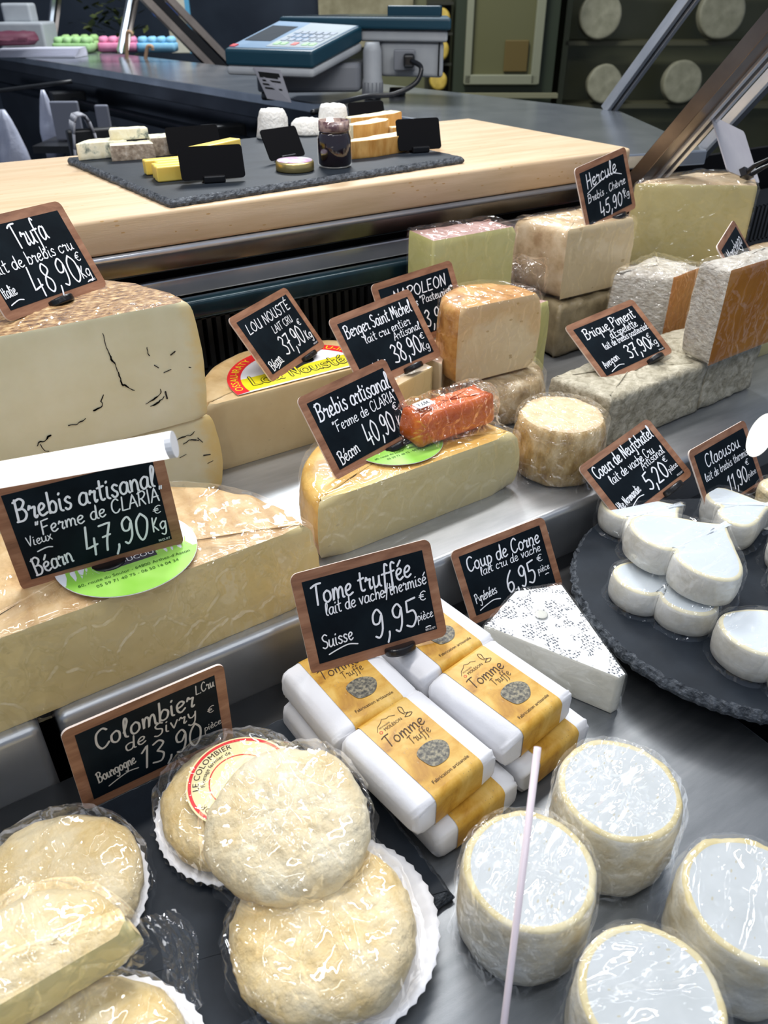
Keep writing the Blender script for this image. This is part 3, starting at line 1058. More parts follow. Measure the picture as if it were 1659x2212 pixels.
# the other leg of the counter, with the scale on it
lt_ = thing('side_counter', 'dark polished steel counter running away behind the wooden board', 'counter', (0, 0, 0))
edge = [(0.66, 4.4), (1.0, 1.55), (1.034, 1.30), (1.034, 0.915), (1.20, 0.870), (1.456, 1.293), (1.02, 4.5)]
M().prism(edge, 0.262, 0.285).build('top', pmat('side_top_steel', [(0.3, (0.30, 0.33, 0.37)), (0.7, (0.46, 0.49, 0.53))], 9, 5, 0.2, 0.05, 200, 0.0004, 0.8), lt_, False, 0.003)
M().prism([(0.675, 4.4), (1.015, 1.55), (1.04, 1.30), (1.30, 1.30), (1.05, 4.4)], 0.225, 0.262).build('edge_band', MT['navy_steel'], lt_, False, 0.002)
M().prism([(0.74, 4.4), (1.08, 1.55), (1.10, 1.31), (1.25, 1.31), (0.95, 4.4)], -0.75, 0.225).build('front_panel', MT['navy_steel'], lt_)
M().tube([(0.68, 4.2, 0.165), (0.98, 1.75, 0.165), (1.01, 1.45, 0.165)], 0.016, 14).build('rail', MT['navy_steel'], lt_, True)
for y in (3.3, 2.2):
    M().box((1.05 - 0.119 * (y - 1.3) - .03, y, 0.165), (0.12, 0.05, 0.07)).build('bracket', MT['black_panel'], lt_, False, 0.006)

YAW = R(-33.15)
RT = Vector((math.cos(YAW), math.sin(YAW), 0))
FW = Vector((-math.sin(YAW), math.cos(YAW), 0))


def shop(x, y, z):
    """x metres to the right, y metres ahead of where one stands at the counter"""
    return RT * x + FW * y + Vector((0, 0, z))


o = M().box((0, 0, 0), (14, 12, 0.02)).build('floor', pmat('dark_floor', [(0.3, (0.02, 0.024, 0.032)), (0.7, (0.04, 0.045, 0.055))], 4, 4, 0.35), None)
o.location = shop(0, 3, -0.76)
o.rotation_euler = (0, 0, YAW)
mark(o, 'dark shop floor behind the counters', 'floor', kind='structure')
o = M().box((2.4, 0, 0), (5.2, 0.06, 4.0)).build('wall_back', pmat('olive_wall', [(0.3, (0.13, 0.132, 0.065)), (0.7, (0.21, 0.205, 0.115))], 1.3, 3, 0.35), None)
o.location = shop(0, 5.2, 1.0)
o.rotation_euler = (0, 0, YAW)
mark(o, 'dim olive glazed wall at the back of the shop', 'wall', kind='structure')
o = M().box((-2.4, 0, 0), (4.4, 0.06, 4.0)).build('wall_left', pmat('navy_wall', [(0.3, (0.010, 0.014, 0.022)), (0.7, (0.03, 0.04, 0.055))], 1.6, 4, 0.35), None)
o.location = shop(0, 5.25, 1.0)
o.rotation_euler = (0, 0, YAW)
mark(o, 'dark navy wall at the back left of the shop', 'wall', kind='structure')


# ---------------------------------------------------------------- glass posts
def post(name, label, base, top, w, mats, parts, group):
    """slanted steel glass holder made of flat bars side by side"""
    t = thing(name, label, 'glass post', base, 0, group)
    d = Vector(top) - Vector(base)
    L = d.length
    q = Vector((0, 0, 1)).rotation_difference(d.normalized())
    for pn, off, dep, mk in parts:
        o = M().box((off[0], off[1], L / 2), (w * off[2], dep, L)).build(pn, MT[mk], t, False, 0.0008)
        o.rotation_mode = 'QUATERNION'
        o.rotation_quaternion = q
    return t


def lean(base, dz):
    return (base[0], base[1] - dz * 0.80, base[2] + dz)


bars = [('glass_channel', (0, 0.0, 0.42), 0.012, 'void'), ('side_bar', (-0.0115, 0, 0.5), 0.02, 'steel_bright'), ('side_bar', (0.0115, 0, 0.5), 0.02, 'steel_bright')]
post('glass_post', 'bright twin-bar steel post rising from the side counter behind the wooden board', (1.458, 1.33, 0.285), lean((1.458, 1.33, 0.285), 0.5), 0.024, None, bars, 'slanted glass posts')
near = [('face_plate', (-0.026, 0.0, 1.1), 0.022, 'steel_brown'), ('side_bar', (-0.006, -0.004, 0.36), 0.022, 'steel_bright'), ('glass_channel', (0.004, 0, 0.5), 0.010, 'void'), ('side_bar', (0.014, -0.004, 0.36), 0.022, 'steel_bright')]
post('glass_post', 'broad bronze-toned steel post slanting up from the right end of the wooden board', (1.045, 0.868, 0.240), lean((1.045, 0.868, 0.240), 0.6), 0.026, None, near, 'slanted glass posts')
thin = [('side_bar', (-0.008, 0, 0.5), 0.016, 'steel_bright'), ('face_plate', (0.008, 0, 0.8), 0.014, 'navy_steel')]
post('glass_post', 'dark narrow steel post at the right, just above the blank white card', (1.235, 0.915, 0.262), lean((1.235, 0.915, 0.262), 0.6), 0.02, None, thin, 'slanted glass posts')
bar2 = [('side_bar', (-0.012, 0, 0.6), 0.02, 'steel_bright'), ('side_bar', (0.012, 0, 0.6), 0.02, 'steel_brown')]
for lab, b in (('steel post slanting up from the side counter, left of the cream banner', (1.105, 3.62, 0.297)), ('farthest steel post on the side counter, beside the egg cartons', (0.99, 4.30, 0.297))):
    p_ = post('glass_post', lab, b, (b[0] + 0.10, b[1] - 0.40, b[2] + 0.55), 0.026, None, bar2, 'slanted glass posts')
b_ = shop(-0.43, 3.3, 0.10)  # posts mirrored in the glass, put in as solid bars
post('glass_post', 'reflected posts modelled as brown steel bars slanting the other way, left of the scale', b_, b_ + RT * -0.62 + Vector((0, 0, 0.62)), 0.05, None, [('side_bar', (-0.03, 0, 0.5), 0.02, 'steel_brown'), ('glass_channel', (0.0, 0, 0.6), 0.012, 'void'), ('side_bar', (0.035, 0, 0.5), 0.02, 'steel_brown')], 'slanted glass posts')

# ---------------------------------------------------------------- weighing scale on the side counter
S = thing('weighing_scale', 'grey and teal shop scale with a slanted keypad on the steel counter', 'scale', (1.1227, 1.7686, 0.285), YAW)
MT['teal_case'] = flat('teal_case', (0.006, 0.045, 0.072), 0.4, 0.4)
MT['scale_grey'] = pmat('scale_grey', [(0.3, (0.36, 0.38, 0.40)), (0.7, (0.43, 0.45, 0.46))], 15, 3, 0.45)
MT['scale_shade'] = flat('scale_dark_grey', (0.20, 0.21, 0.23), 0.5)
FL, FR, BR, BL = (-0.327, -0.10, 0.110), (-0.127, -0.16, 0.108), (-0.022, 0.02, 0.150), (-0.222, 0.075, 0.158)


def slab(pts, t0, t1):
    return M().add([(p[0], p[1], p[2] + t0) for p in pts] + [(p[0], p[1], p[2] + t1) for p in pts], [(3, 2, 1, 0), (4, 5, 6, 7), (0, 1, 5, 4), (1, 2, 6, 5), (2, 3, 7, 6), (3, 0, 4, 7)])


kp = slab([FL, FR, BR, BL], -0.033, 0.0).build('keypad_case', MT['teal_case'], S, False, 0.006, 3)
slab([FL, FR, BR, BL], -0.052, -0.033).build('keypad_base', MT['scale_grey'], S, False, 0.008, 3)


def on_pad(u0, u1, v0, v1, h=0.0012):
    f = lambda u, v: Vector(FL) * (1 - u) * (1 - v) + Vector(FR) * u * (1 - v) + Vector(BR) * u * v + Vector(BL) * (1 - u) * v
    return slab([f(u0, v0), f(u1, v0), f(u1, v1), f(u0, v1)], 0.0, h)


on_pad(0.03, 0.97, 0.05, 0.97, 0.0008).build('panel', flat('pale_blue_panel', (0.15, 0.25, 0.37), 0.35), kp)
on_pad(0.06, 0.36, 0.28, 0.80, 0.0016).build('screen', flat('grey_screen', (0.08, 0.09, 0.10), 0.15), kp)
on_pad(0.42, 0.96, 0.10, 0.95, 0.0016).build('key_sheet', flat('key_sheet', (0.38, 0.43, 0.45), 0.3), kp)
for cname, cc, rows in (('green_key', (0.35, 0.60, 0.30), [(0.46, 0.16), (0.54, 0.16), (0.78, 0.16), (0.86, 0.16)]), ('red_key', (0.62, 0.12, 0.10), [(0.66, 0.16)]), ('grey_key', (0.28, 0.32, 0.38), [(0.46 + .08 * i, 0.30 + 0.13 * j) for i in range(6) for j in range(3)])):
    km = flat(cname, cc, 0.4)
    for u, v in rows:
        on_pad(u, u + 0.055, v, v + 0.085, 0.0026).build('key', km, kp)
on_pad(0.03, 0.09, 0.06, 0.13, 0.0024).build('red_button', flat('red_button', (0.6, 0.05, 0.06), 0.4), kp)
plate = [(-0.222, 0.08), (-0.018, 0.015), (0.178, -0.04), (0.185, 0.16), (-0.05, 0.27)]
M().prism(plate, 0.142, 0.166).build('platter', MT['teal_case'], S, False, 0.006, 3)
M().prism([(-0.19, 0.09), (-0.02, 0.035), (0.155, -0.01), (0.16, 0.15), (-0.05, 0.25)], 0.166, 0.1675).build('platter_tray', flat('black_platter', (0.02, 0.035, 0.045), 0.18), S)
M().box((0.10, 0.10, 0.176), (0.13, 0.02, 0.022), R(-15)).build('back_lip', MT['teal_case'], S, False, 0.003)
M().prism([(-0.03, 0.03), (0.172, -0.025), (0.178, 0.13), (-0.02, 0.2)], 0.118, 0.141).build('body_top', MT['scale_grey'], S, False, 0.006, 3)
M().prism([(0.02, 0.03), (0.165, -0.01), (0.172, 0.12), (0.0, 0.18)], 0.046, 0.118).build('body', MT['scale_grey'], S, False, 0.008, 3)
M().box((0.154, -0.012, 0.085), (0.003, 0.006, 0.07), 0, 0, 0).build('seam', MT['void'], S)
M().prism([(-0.215, -0.05), (-0.03, -0.03), (-0.01, 0.12), (-0.19, 0.10)], 0.018, 0.078).build('lower_body', MT['scale_shade'], S, False, 0.010, 3)
M().lathe([(0.0235, 0.006), (0.0245, 0.04), (0.0225, 0.045), (0.0215, 0.10), (0.016, 0.118)], 32).build('column', MT['scale_grey'], S, True)
rb_ = M()
for k in range(16):
    a = 2 * PI * k / 16
    rb_.box((0.0244 * math.cos(a), 0.0244 * math.sin(a), 0.022), (0.002, 0.0025, 0.03), a)
rb_.build('column_ribs', MT['scale_shade'], S)
for fx, fy in ((0.0, 0.0), (-0.245, 0.0), (0.06, 0.08)):
    M().lathe([(0.019, 0.0), (0.021, 0.004), (0.019, 0.018)], 20, (fx, fy, 0)).build('foot', MT['black_plastic'], S, True)
M().box((-0.245, 0.0, 0.05), (0.05, 0.05, 0.065)).build('foot_block', MT['scale_shade'], S, False, 0.006)
pl = M().box((0.075, 0.0, 0.082), (0.05, 0.02, 0.042)).build('socket', MT['scale_shade'], S, False, 0.003)
M().box((0.085, -0.018, 0.082), (0.026, 0.03, 0.028)).build('plug', MT['black_plastic'], pl, False, 0.006, 3)
cab = [Vector(p) for p in ((0.09, -0.03, 0.082), (0.112, -0.05, 0.07), (0.10, -0.06, 0.04), (0.05, -0.07, 0.018), (-0.005, -0.085, 0.016), (-0.055, -0.12, 0.010), (-0.085, -0.17, 0.007), (-0.10, -0.25, 0.007), (-0.12, -0.31, 0.008))]
M().tube(smooth_line(cab, 6), 0.0055, 10).build('cable', MT['black_plastic'], S, True)
cd_ = M().add([(-0.262, -0.122, 0.076), (-0.200, -0.140, 0.072), (-0.180, -0.140, 0.008), (-0.236, -0.120, 0.014)] + [(-0.262, -0.120, 0.076), (-0.200, -0.138, 0.072), (-0.180, -0.138, 0.008), (-0.236, -0.118, 0.014)], [(0, 1, 2, 3), (7, 6, 5, 4), (0, 4, 5, 1), (1, 5, 6, 2), (2, 6, 7, 3), (3, 7, 4, 0)]).build('hanging_card', flat('grey_card', (0.42, 0.42, 0.46), 0.5), S)
cl_ = M()
for k, (a, b) in enumerate(((.12, .9), (.1, .8), (.15, .85), (.1, .6), (.12, .8))):
    f = lambda u, v: Vector((-0.262, -0.1228, 0.076)) * (1 - u) * (1 - v) + Vector((-0.200, -0.1408, 0.072)) * u * (1 - v) + Vector((-0.180, -0.1408, 0.008)) * u * v + Vector((-0.236, -0.1208, 0.014)) * (1 - u) * v
    v0 = .12 + k * .12
    h = .12 if k == 0 else .06
    cl_.add([f(a, v0), f(a, v0 + h), f(b, v0 + h), f(b, v0)], [(0, 1, 2, 3)])
cl_.build('printed_lettering', MT['print_black'], cd_)

# ---------------------------------------------------------------- far things on and behind the side counter
def at(o, x, y, z, rz=0.0):
    o.location = shop(x, y, z)
    o.rotation_euler = (0, 0, YAW + rz)
    return o


b = at(thing('label_printer', 'white boxy machine at the far left end of the steel counter', 'printer'), -1.50, 3.85, 0.285)
M().box((0, 0, 0.055), (0.19, 0.16, 0.11)).build('body', MT['scale_grey'], b, False, 0.01, 3)
M().box((-0.03, 0.03, 0.14), (0.12, 0.08, 0.07)).build('top_cover', MT['scale_grey'], b, False, 0.01, 3)


def carton(label, c, x, y, rz, n=5):
    t = at(thing('egg_carton', label, 'egg carton', group='egg cartons by the printer'), x, y, 0.287, rz)
    mm = pmat('carton_' + c[0], [(0.3, c[1]), (0.7, c[2])], 40, 3, 0.7)
    a, _ = puck(o_rect(0.16, 0.09, 0.012, 0.02), [(0.008, 0), (0, 0.006), (0, 0.03), (0.004, 0.034)])
    a.build('tray', mm, t, True)
    m = M()
    for i in range(4):
        for j in range(2):
            m.lathe([(0.019, 0.030), (0.018, 0.048), (0.010, 0.056)], 14, (-0.058 + i * .039, -0.02 + j * .04, 0))
    m.build('lid', mm, t, True)
    return t


carton('lime green egg carton nearest the white machine', ('lime', (0.30, 0.52, 0.18), (0.42, 0.62, 0.25)), -1.33, 3.98, 0.2)
carton('green egg carton in front of the slanted post', ('green', (0.32, 0.55, 0.22), (0.40, 0.62, 0.30)), -1.295, 3.79, -0.1)
carton('pink egg carton between the green and the blue one', ('pink', (0.70, 0.22, 0.38), (0.78, 0.30, 0.45)), -1.125, 3.84, 0.1)
carton('blue egg carton farthest right in the row', ('blue', (0.18, 0.45, 0.66), (0.28, 0.55, 0.72)), -0.955, 3.82, 0.05)
p_ = M()
for k in range(5):
    p_.box((0.004 * k, 0.002 * k, 0.003 + .006 * k), (0.34 - .01 * k, 0.12, 0.005), 0.05 * (k - 2))
o = at(p_.build('paper_pile', flat('paper', (0.62, 0.62, 0.70), 0.6), None), -1.36, 3.56, 0.286)
mark(o, 'loose white paper sheets lying at the far end of the steel counter', 'paper')
a, _ = puck(o_circle(0.08, 40, .3, 2, 1.6), round_prof(0, 0.045, 0.02, 0.03), amp=0.008, freq=18, seed=4)
o = at(a.build('maroon_bag', flat('maroon_cloth', (0.11, 0.03, 0.05), 0.6), None, True), -1.52, 3.62, 0.322)
mark(o, 'crumpled maroon bag lying on the papers by the white machine', 'bag')
t = at(thing('hanging_banner', 'cream and blue hanging panel with a blue oval badge, left of the scale', 'banner'), -1.02, 4.55, 0.30)
M().box((0, 0, 0.25), (0.10, 0.012, 0.62)).build('panel', pmat('cream_panel', [(0.4, (0.50, 0.46, 0.34)), (0.6, (0.60, 0.57, 0.45))], 6, 2, 0.6), t, False, 0.004)
M().box((0.055, -0.001, 0.25), (0.022, 0.012, 0.62)).build('blue_border', flat('sky_border', (0.10, 0.34, 0.52), 0.5), t)
M().lathe([(0.06, 0), (0.06, 0.008)], 30).xf(Matrix.Translation((-0.05, -0.012, 0.12)) @ Matrix.Rotation(R(90), 4, 'X') @ Matrix.Scale(0.6, 4, (0, 1, 0)) @ Matrix.Scale(1.15, 4, (1, 0, 0))).build('badge', flat('badge_blue', (0.015, 0.09, 0.36), 0.4), t)
o = at(M().lathe([(0.06, 0), (0.065, 0.02), (0.06, 0.16), (0.03, 0.19), (0.03, 0.21)], 24).build('blue_canister', flat('royal_blue', (0.012, 0.05, 0.22), 0.35), None, True), -1.20, 4.35, 0.02)
mark(o, 'royal blue canister standing behind the steel counter below the banner', 'canister')
for lab, x, h in (('taller of the two tan wooden hooks at the counter edge', -0.99, 0.10), ('shorter of the two tan wooden hooks at the counter edge', -0.92, 0.055)):
    q = [Vector((0, 0, 0)), Vector((0.01, 0, h * .6)), Vector((0.02, 0, h)), Vector((0.035, 0, h)), Vector((0.036, 0, h - .012))]
    o = at(M().tube(smooth_line(q, 5), 0.007, 8).build('wooden_hook', flat('tan_wood', (0.48, 0.30, 0.18), 0.5), None, True), x, 3.45, 0.27)
    mark(o, lab, 'hook', 'tan hooks')
t = at(thing('potted_plant', 'dark potted plant standing behind the egg cartons', 'plant'), -1.36, 4.75, 0.08)
M().lathe([(0.05, 0), (0.065, 0.11), (0.07, 0.12)], 24).build('pot', flat('grey_pot', (0.20, 0.19, 0.20), 0.6), t, True)
m = M()
rr = random.Random(3)
for k in range(170):
    c = Vector((rr.gauss(-.05, .09), rr.gauss(0, .06), 0.14 + rr.random() * 0.45))
    a = rr.random() * 6.3
    d = Vector((math.cos(a), math.sin(a), rr.uniform(-.7, .5))) * rr.uniform(.025, .05)
    s = d.cross(Vector((0, 0, 1))).normalized() * d.length * .4
    m.add([c - d, c + s, c + d, c - s], [(0, 1, 2, 3)])
m.build('foliage', pmat('dull_leaf', [(0.3, (0.03, 0.06, 0.02)), (0.7, (0.16, 0.17, 0.05))], 9, 3, 0.5), t)
t = at(thing('cold_cabinet', 'olive glazed cold cabinet with a pale framed door at the back of the shop', 'cabinet'), 0.62, 4.62, -0.75)
cm = flat('olive_cabinet', (0.10, 0.105, 0.055), 0.5)
M().box((0, 0.2, 1.0), (0.52, 0.4, 2.0)).build('body', flat('dark_green_cabinet', (0.028, 0.036, 0.020), 0.5), t)
d = M()
for c, s in (((-.19, -.02, 1.15), (.035, .04, .60)), ((.16, -.02, 1.15), (.045, .04, .60)), ((-.015, -.02, .87), (.38, .04, .045)), ((-.015, -.02, 1.44), (.38, .04, .045))):
    d.box(c, s)
dd = d.build('door', flat('pale_olive_frame', (0.22, 0.22, 0.145), 0.4), t, False, 0.004)
M().box((-.015, -.005, 1.15), (.32, .01, .56)).build('pane', flat('olive_pane', (0.115, 0.11, 0.05), 0.2), dd)
M().box((.055, -.02, 0.975), (.12, .015, .14)).build('box', flat('ochre_box', (0.11, 0.075, 0.02), 0.6), dd, False, 0.004)
M().box((0, -0.05, 0.80), (0.56, 0.05, 0.02)).build('ledge', flat('pale_ledge', (0.20, 0.19, 0.11), 0.5), t)
sh = at(thing('wheel_rack', 'dim wall rack carrying the reflected pale cheese wheels behind the slanted posts', 'rack'), 1.72, 4.95, -0.75)
for z in (0.0, 0.72, 1.02, 1.32):
    M().box((0, 0, z), (1.5, 0.22, 0.02)).build('shelf', flat('olive_shelf', (0.085, 0.08, 0.045), 0.5), sh)
for x in (-0.75, 0.75):
    M().box((x, 0.0, 0.75), (0.03, 0.22, 1.5)).build('upright', cm, sh)


def far_wheel(label, x, z, r, c, y=4.86, group='reflected wheels on the far rack'):
    a, _ = puck(o_circle(r, 40, .03, x), round_prof(0, 0.06, 0.008, 0.012), amp=0.002, freq=30)
    a.xf(Matrix.Rotation(R(90 - 8), 4, 'X'))
    o = at(a.build('wheel_cheese', c, None, True), x, y, z + r)
    mark(o, label, 'cheese', group)


pw = pmat('pale_far_rind', [(0.3, (0.20, 0.19, 0.12)), (0.7, (0.30, 0.28, 0.19))], 16, 3, 0.6)  # wheels mirrored in the glass, built as solid cheeses on the rack
oc = pmat('ochre_far_rind', [(0.3, (0.34, 0.23, 0.03)), (0.7, (0.52, 0.36, 0.06))], 16, 3, 0.5)
far_wheel('reflected pale cheese wheel, modelled upright on the far rack, right of the bright twin-bar post', 1.62, -0.02, 0.105, pw)
far_wheel('reflected pale cheese wheel, modelled upright on the far rack, half behind the bright twin-bar post', 1.20, -0.02, 0.095, pw)
far_wheel('reflected pale cheese wheel, modelled on the higher shelf of the far rack, left of the bright post', 1.13, 0.28, 0.11, pw)
far_wheel('reflected pale cheese wheel, modelled on the higher shelf of the far rack, right of the bright post', 1.76, 0.28, 0.12, pw)
hr = at(thing('wheel_stand', 'narrow dark stand with ochre cheeses behind the scale', 'stand'), 0.285, 4.72, -0.75)
for z in (0.80, 0.935, 1.07, 1.20):
    M().box((0, 0, z), (0.13, 0.14, 0.012)).build('shelf', flat('dark_stand', (0.03, 0.03, 0.02), 0.5), hr)
M().box((0, 0.09, 0.65), (0.13, 0.02, 1.3)).build('back_board', flat('dark_stand_back', (0.035, 0.035, 0.02), 0.5), hr)
for lab, z, q in (('lowest', 0.057, .046), ('middle', 0.192, .05), ('top', 0.327, .05)):
    far_wheel('ochre cheese wheel on the dark stand behind the scale, ' + lab + ' of three', 0.285, z, q, oc, 4.69, 'ochre wheels behind the scale')
t = at(thing('paper_poster', 'dim beige poster on the wall behind the scale', 'poster'), -0.10, 5.10, 0.42)
M().box((0, 0, 0), (0.52, 0.012, 0.36)).build('sheet', pmat('beige_poster', [(0.35, (0.20, 0.17, 0.09)), (0.65, (0.34, 0.30, 0.18))], 9, 4, 0.6), t)

# ---------------------------------------------------------------- staff side, between the counters
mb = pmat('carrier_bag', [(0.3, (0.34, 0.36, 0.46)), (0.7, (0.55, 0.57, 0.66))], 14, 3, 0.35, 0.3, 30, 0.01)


def bag(label, x, y, z, w, h, rz, sd):
    rings = []
    for k in range(9):
        u = k / 8
        ww = w * (0.16 + 0.84 * min(1, (1 - u) * 1.7) ** .8) * (0.85 if k == 0 else 1)
        dd_ = ww * .35
        rings.append([((ww / 2) * math.cos(2 * PI * i / 24) * (1 + .18 * noise.noise(Vector((i * .9, u * 3, sd)))), dd_ * math.sin(2 * PI * i / 24) * (1 + .5 * noise.noise(Vector((i * .7, u * 4, sd + 5)))), h * (u - 1)) for i in range(24)])
    o = at(M().loft(rings).build('carrier_bag', mb, None, True), x, y, z, rz)
    mark(o, label, 'bag', 'carrier bags hanging behind the counter')


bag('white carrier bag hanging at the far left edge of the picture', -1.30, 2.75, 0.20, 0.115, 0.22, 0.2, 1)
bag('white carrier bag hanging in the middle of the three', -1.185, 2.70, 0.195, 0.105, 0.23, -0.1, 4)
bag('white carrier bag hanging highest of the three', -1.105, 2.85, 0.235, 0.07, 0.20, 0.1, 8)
o = at(M().tube(smooth_line([Vector((-0.22, 0, 0)), Vector((-0.05, 0, 0.02)), Vector((0.22, 0, 0.05))], 4), 0.006, 8).build('hanging_rod', MT['black_panel'], None, True), -1.20, 2.78, 0.215)
mark(o, 'dark rod that the white carrier bags hang from', 'rod')
for lab, x, w, h in (('wider pale paper packet standing in the dark staff area', -1.00, 0.085, 0.11), ('narrower pale paper packet standing in the dark staff area', -0.885, 0.04, 0.10)):
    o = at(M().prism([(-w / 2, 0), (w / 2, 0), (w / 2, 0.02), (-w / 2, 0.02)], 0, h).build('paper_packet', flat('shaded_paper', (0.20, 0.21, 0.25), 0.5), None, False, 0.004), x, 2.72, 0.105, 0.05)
    mark(o, lab, 'packet', 'paper packets in the staff area')
o = at(M().box((0, 0, 0), (0.28, 0.2, 0.02)).build('low_shelf', MT['black_panel'], None), -0.945, 2.72, 0.093)
mark(o, 'dark low shelf in the staff area holding the paper packets', 'shelf')
rings = []
for k in range(13):
    a = PI * k / 12
    rings.append([(-0.03 * math.cos(a) + (-.004 if k < 6 else .004), yy, (0.03 * math.sin(a) + (-.09 * abs(math.cos(a)) ** 3 if k != 6 else 0))) for yy in (-0.03, -0.01, 0.01, 0.03)])
cl = M()
for k in range(12):
    for j in range(3):
        cl.add([rings[k][j], rings[k + 1][j], rings[k + 1][j + 1], rings[k][j + 1]], [(0, 1, 2, 3)])
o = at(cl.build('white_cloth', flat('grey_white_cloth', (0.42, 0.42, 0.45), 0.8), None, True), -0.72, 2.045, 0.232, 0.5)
so = o.modifiers.new('thick', 'SOLIDIFY')
so.thickness = 0.004
mark(o, 'folded white cloth hung over a narrow dark bin behind the wooden board', 'cloth')
o = at(M().box((0, 0, 0), (0.12, 0.030, 0.97)).build('dark_bin', MT['black_panel'], None, False, 0.004), -0.70, 2.06, -0.258, 0.5)
mark(o, 'narrow dark bin behind the wooden board with a white cloth over its rim', 'bin')


# ================================================================ THE TASTING SLATE ON THE BOARD
ZB = 0.300


def slate_sheet(name, label, poly, z0, z1, step=0.004, amp=0.002, loc=(0, 0, 0)):
    out = o_poly(poly, step) if isinstance(poly, list) else poly
    out = [(x + amp * noise.noise(Vector((x * 160, y * 160, 1))), y + amp * noise.noise(Vector((x * 160, y * 160, 9))), w, c) for x, y, w, c in out]
    h = z1 - z0
    a, _ = puck(out, [(0.0, z0), (-0.001, z0 + h * .35), (0.0, z0 + h * .6), (0.002, z0 + h * .85), (0.0035, z1)], (0.95, 0.8, 0.5), amp=0.0, bands={0: 1, 1: 1, 2: 1, 3: 1})
    for i, v in enumerate(a.v):
        if v[2] < z1 - 1e-5 and v[2] > z0 + 1e-5:
            n_ = noise.noise(Vector(v) * 230)
            a.v[i] = (v[0] + n_ * amp * .6, v[1] - n_ * amp * .6, v[2])
    o = a.build(name, [MT['slate'], MT['slate_edge']], None)
    o.location = loc
    return mark(o, label, 'slate board')


slate_sheet('slate_board', 'rectangular black slate with tasting pieces on the wooden board', [(0.2957, 0.886), (0.736, 0.9226), (0.712, 1.250), (0.272, 1.217)], 0.3005, 0.309)
ZT = 0.3093
blue_paste = pmat('blue_paste', [(0.35, (0.74, 0.68, 0.46)), (0.52, (0.84, 0.80, 0.62)), (0.60, (0.55, 0.56, 0.44)), (0.68, (0.14, 0.17, 0.16))], 62, 4, 0.4, 0.25, 200, 0.001, distort=0.4)
blue_rind = pmat('blue_rind', [(0.3, (0.20, 0.15, 0.11)), (0.55, (0.42, 0.34, 0.26)), (0.75, (0.66, 0.60, 0.52))], 150, 5, 0.7, 0.4, 220, 0.0015)


def chunk(name, label, loc, rz, poly, h, m_all, group, m_front=None, cut=(0,), amp=0.0006, cat='cheese', tilt=None):
    t = thing(name, label, cat, loc, rz, group)
    a, b = puck(o_poly(poly, 0.004, cut), round_prof(0, h, 0.001, 0.0015, nz=4), amp=amp, freq=160, seed=loc[0] * 50, tilt=tilt)
    a.build('paste', m_all, t, True)
    if b.f:
        b.build('rind', m_front or m_all, t, True)
    return t


G_ = 'blue cheese pieces on the tasting slate'
chunk('blue_cheese_piece', 'blue-veined cheese piece at the far left corner of the tasting slate', (0.318, 1.196, ZT), R(-8), [(-.038, -.022), (.030, -.016), (.034, .024), (-.020, .010)], 0.021, blue_paste, G_, blue_rind, ())
chunk('blue_cheese_piece', 'blue cheese piece showing its brown rind in front, left of the rind pair', (0.345, 1.158, ZT), R(-8), [(-.030, -.012), (.028, -.014), (.030, .020), (-.026, .018)], 0.019, blue_paste, G_, blue_rind, (0,))
chunk('blue_cheese_piece', 'blue cheese piece with brown rind, partly behind the left black card', (0.401, 1.166, ZT), R(-4), [(-.028, -.012), (.030, -.012), (.026, .026), (-.022, .030)], 0.023, blue_paste, G_, blue_rind, (0,))
chunk('blue_cheese_piece', 'pale blue-cheese sliver lying across the top of the blue cheese heap', (0.352, 1.186, ZT + 0.0205), R(-12), [(-.026, -.010), (.026, -.007), (.024, .010), (-.022, .012)], 0.014, blue_paste, G_, blue_rind, ())
yel = pmat('yellow_paste', [(0.3, (0.84, 0.60, 0.10)), (0.7, (0.90, 0.69, 0.17))], 30, 3, 0.35, sss=0.15)
G_ = 'yellow cheese sticks on the tasting slate'
for k, lab in enumerate(('yellow cheese stick nearest the front edge of the slate', 'second yellow cheese stick from the front', 'third yellow cheese stick from the front', 'rearmost yellow cheese stick of the flat row')):
    t = thing('cheese_stick', lab, 'cheese', (0.371 - 0.003 * (k % 2) + 0.002 * k, 0.984 + 0.0165 * k, ZT), R(-5), G_)
    M().box((0, 0, 0.0085), (0.106 - 0.008 * (k % 3), 0.0152, 0.017)).build('paste', yel, t, False, 0.0015)
t = thing('cheese_stick', 'yellow cheese stick lying slantwise on top of the others', 'cheese', (0.402, 1.014, ZT + 0.0172), R(28), G_)
M().box((0, 0, 0.0075), (0.100, 0.018, 0.015)).build('paste', yel, t, False, 0.0015)


def card(label, x, y, rz, w=0.070, h=0.042, back=18):
    t = thing('blank_card', label, 'price tag', (x, y, ZT), rz, 'blank black cards on the tasting slate')
    c = M().prism(rrect(w, h, 0.004), 0, 0.0016).build('card', MT['black_card'], t)
    c.rotation_euler = (R(90 - back), 0, 0)
    c.location = (0, 0.004, h / 2 * math.cos(R(back)) + 0.003)
    M().box((0, 0, 0.004), (0.026, 0.018, 0.008)).build('base', MT['black_plastic'], t, False, 0.0015)


card('blank black card leaning behind the yellow cheese sticks, by the blue cheese', 0.4275, 1.137, R(-6), 0.074, 0.034)
card('blank black card standing in front of the yellow cheese sticks', 0.376, 0.950, R(-14), 0.076, 0.037)
card('blank black card just left of the jam jar', 0.513, 1.030, R(14), 0.062, 0.040, 28)
card('blank black card at the back between the goat cheeses and the orange slices', 0.762, 1.215, R(-4), 0.066, 0.038)
card('blank black card at the right end of the tasting slate', 0.704, 0.986, R(-12), 0.066, 0.041, 20)

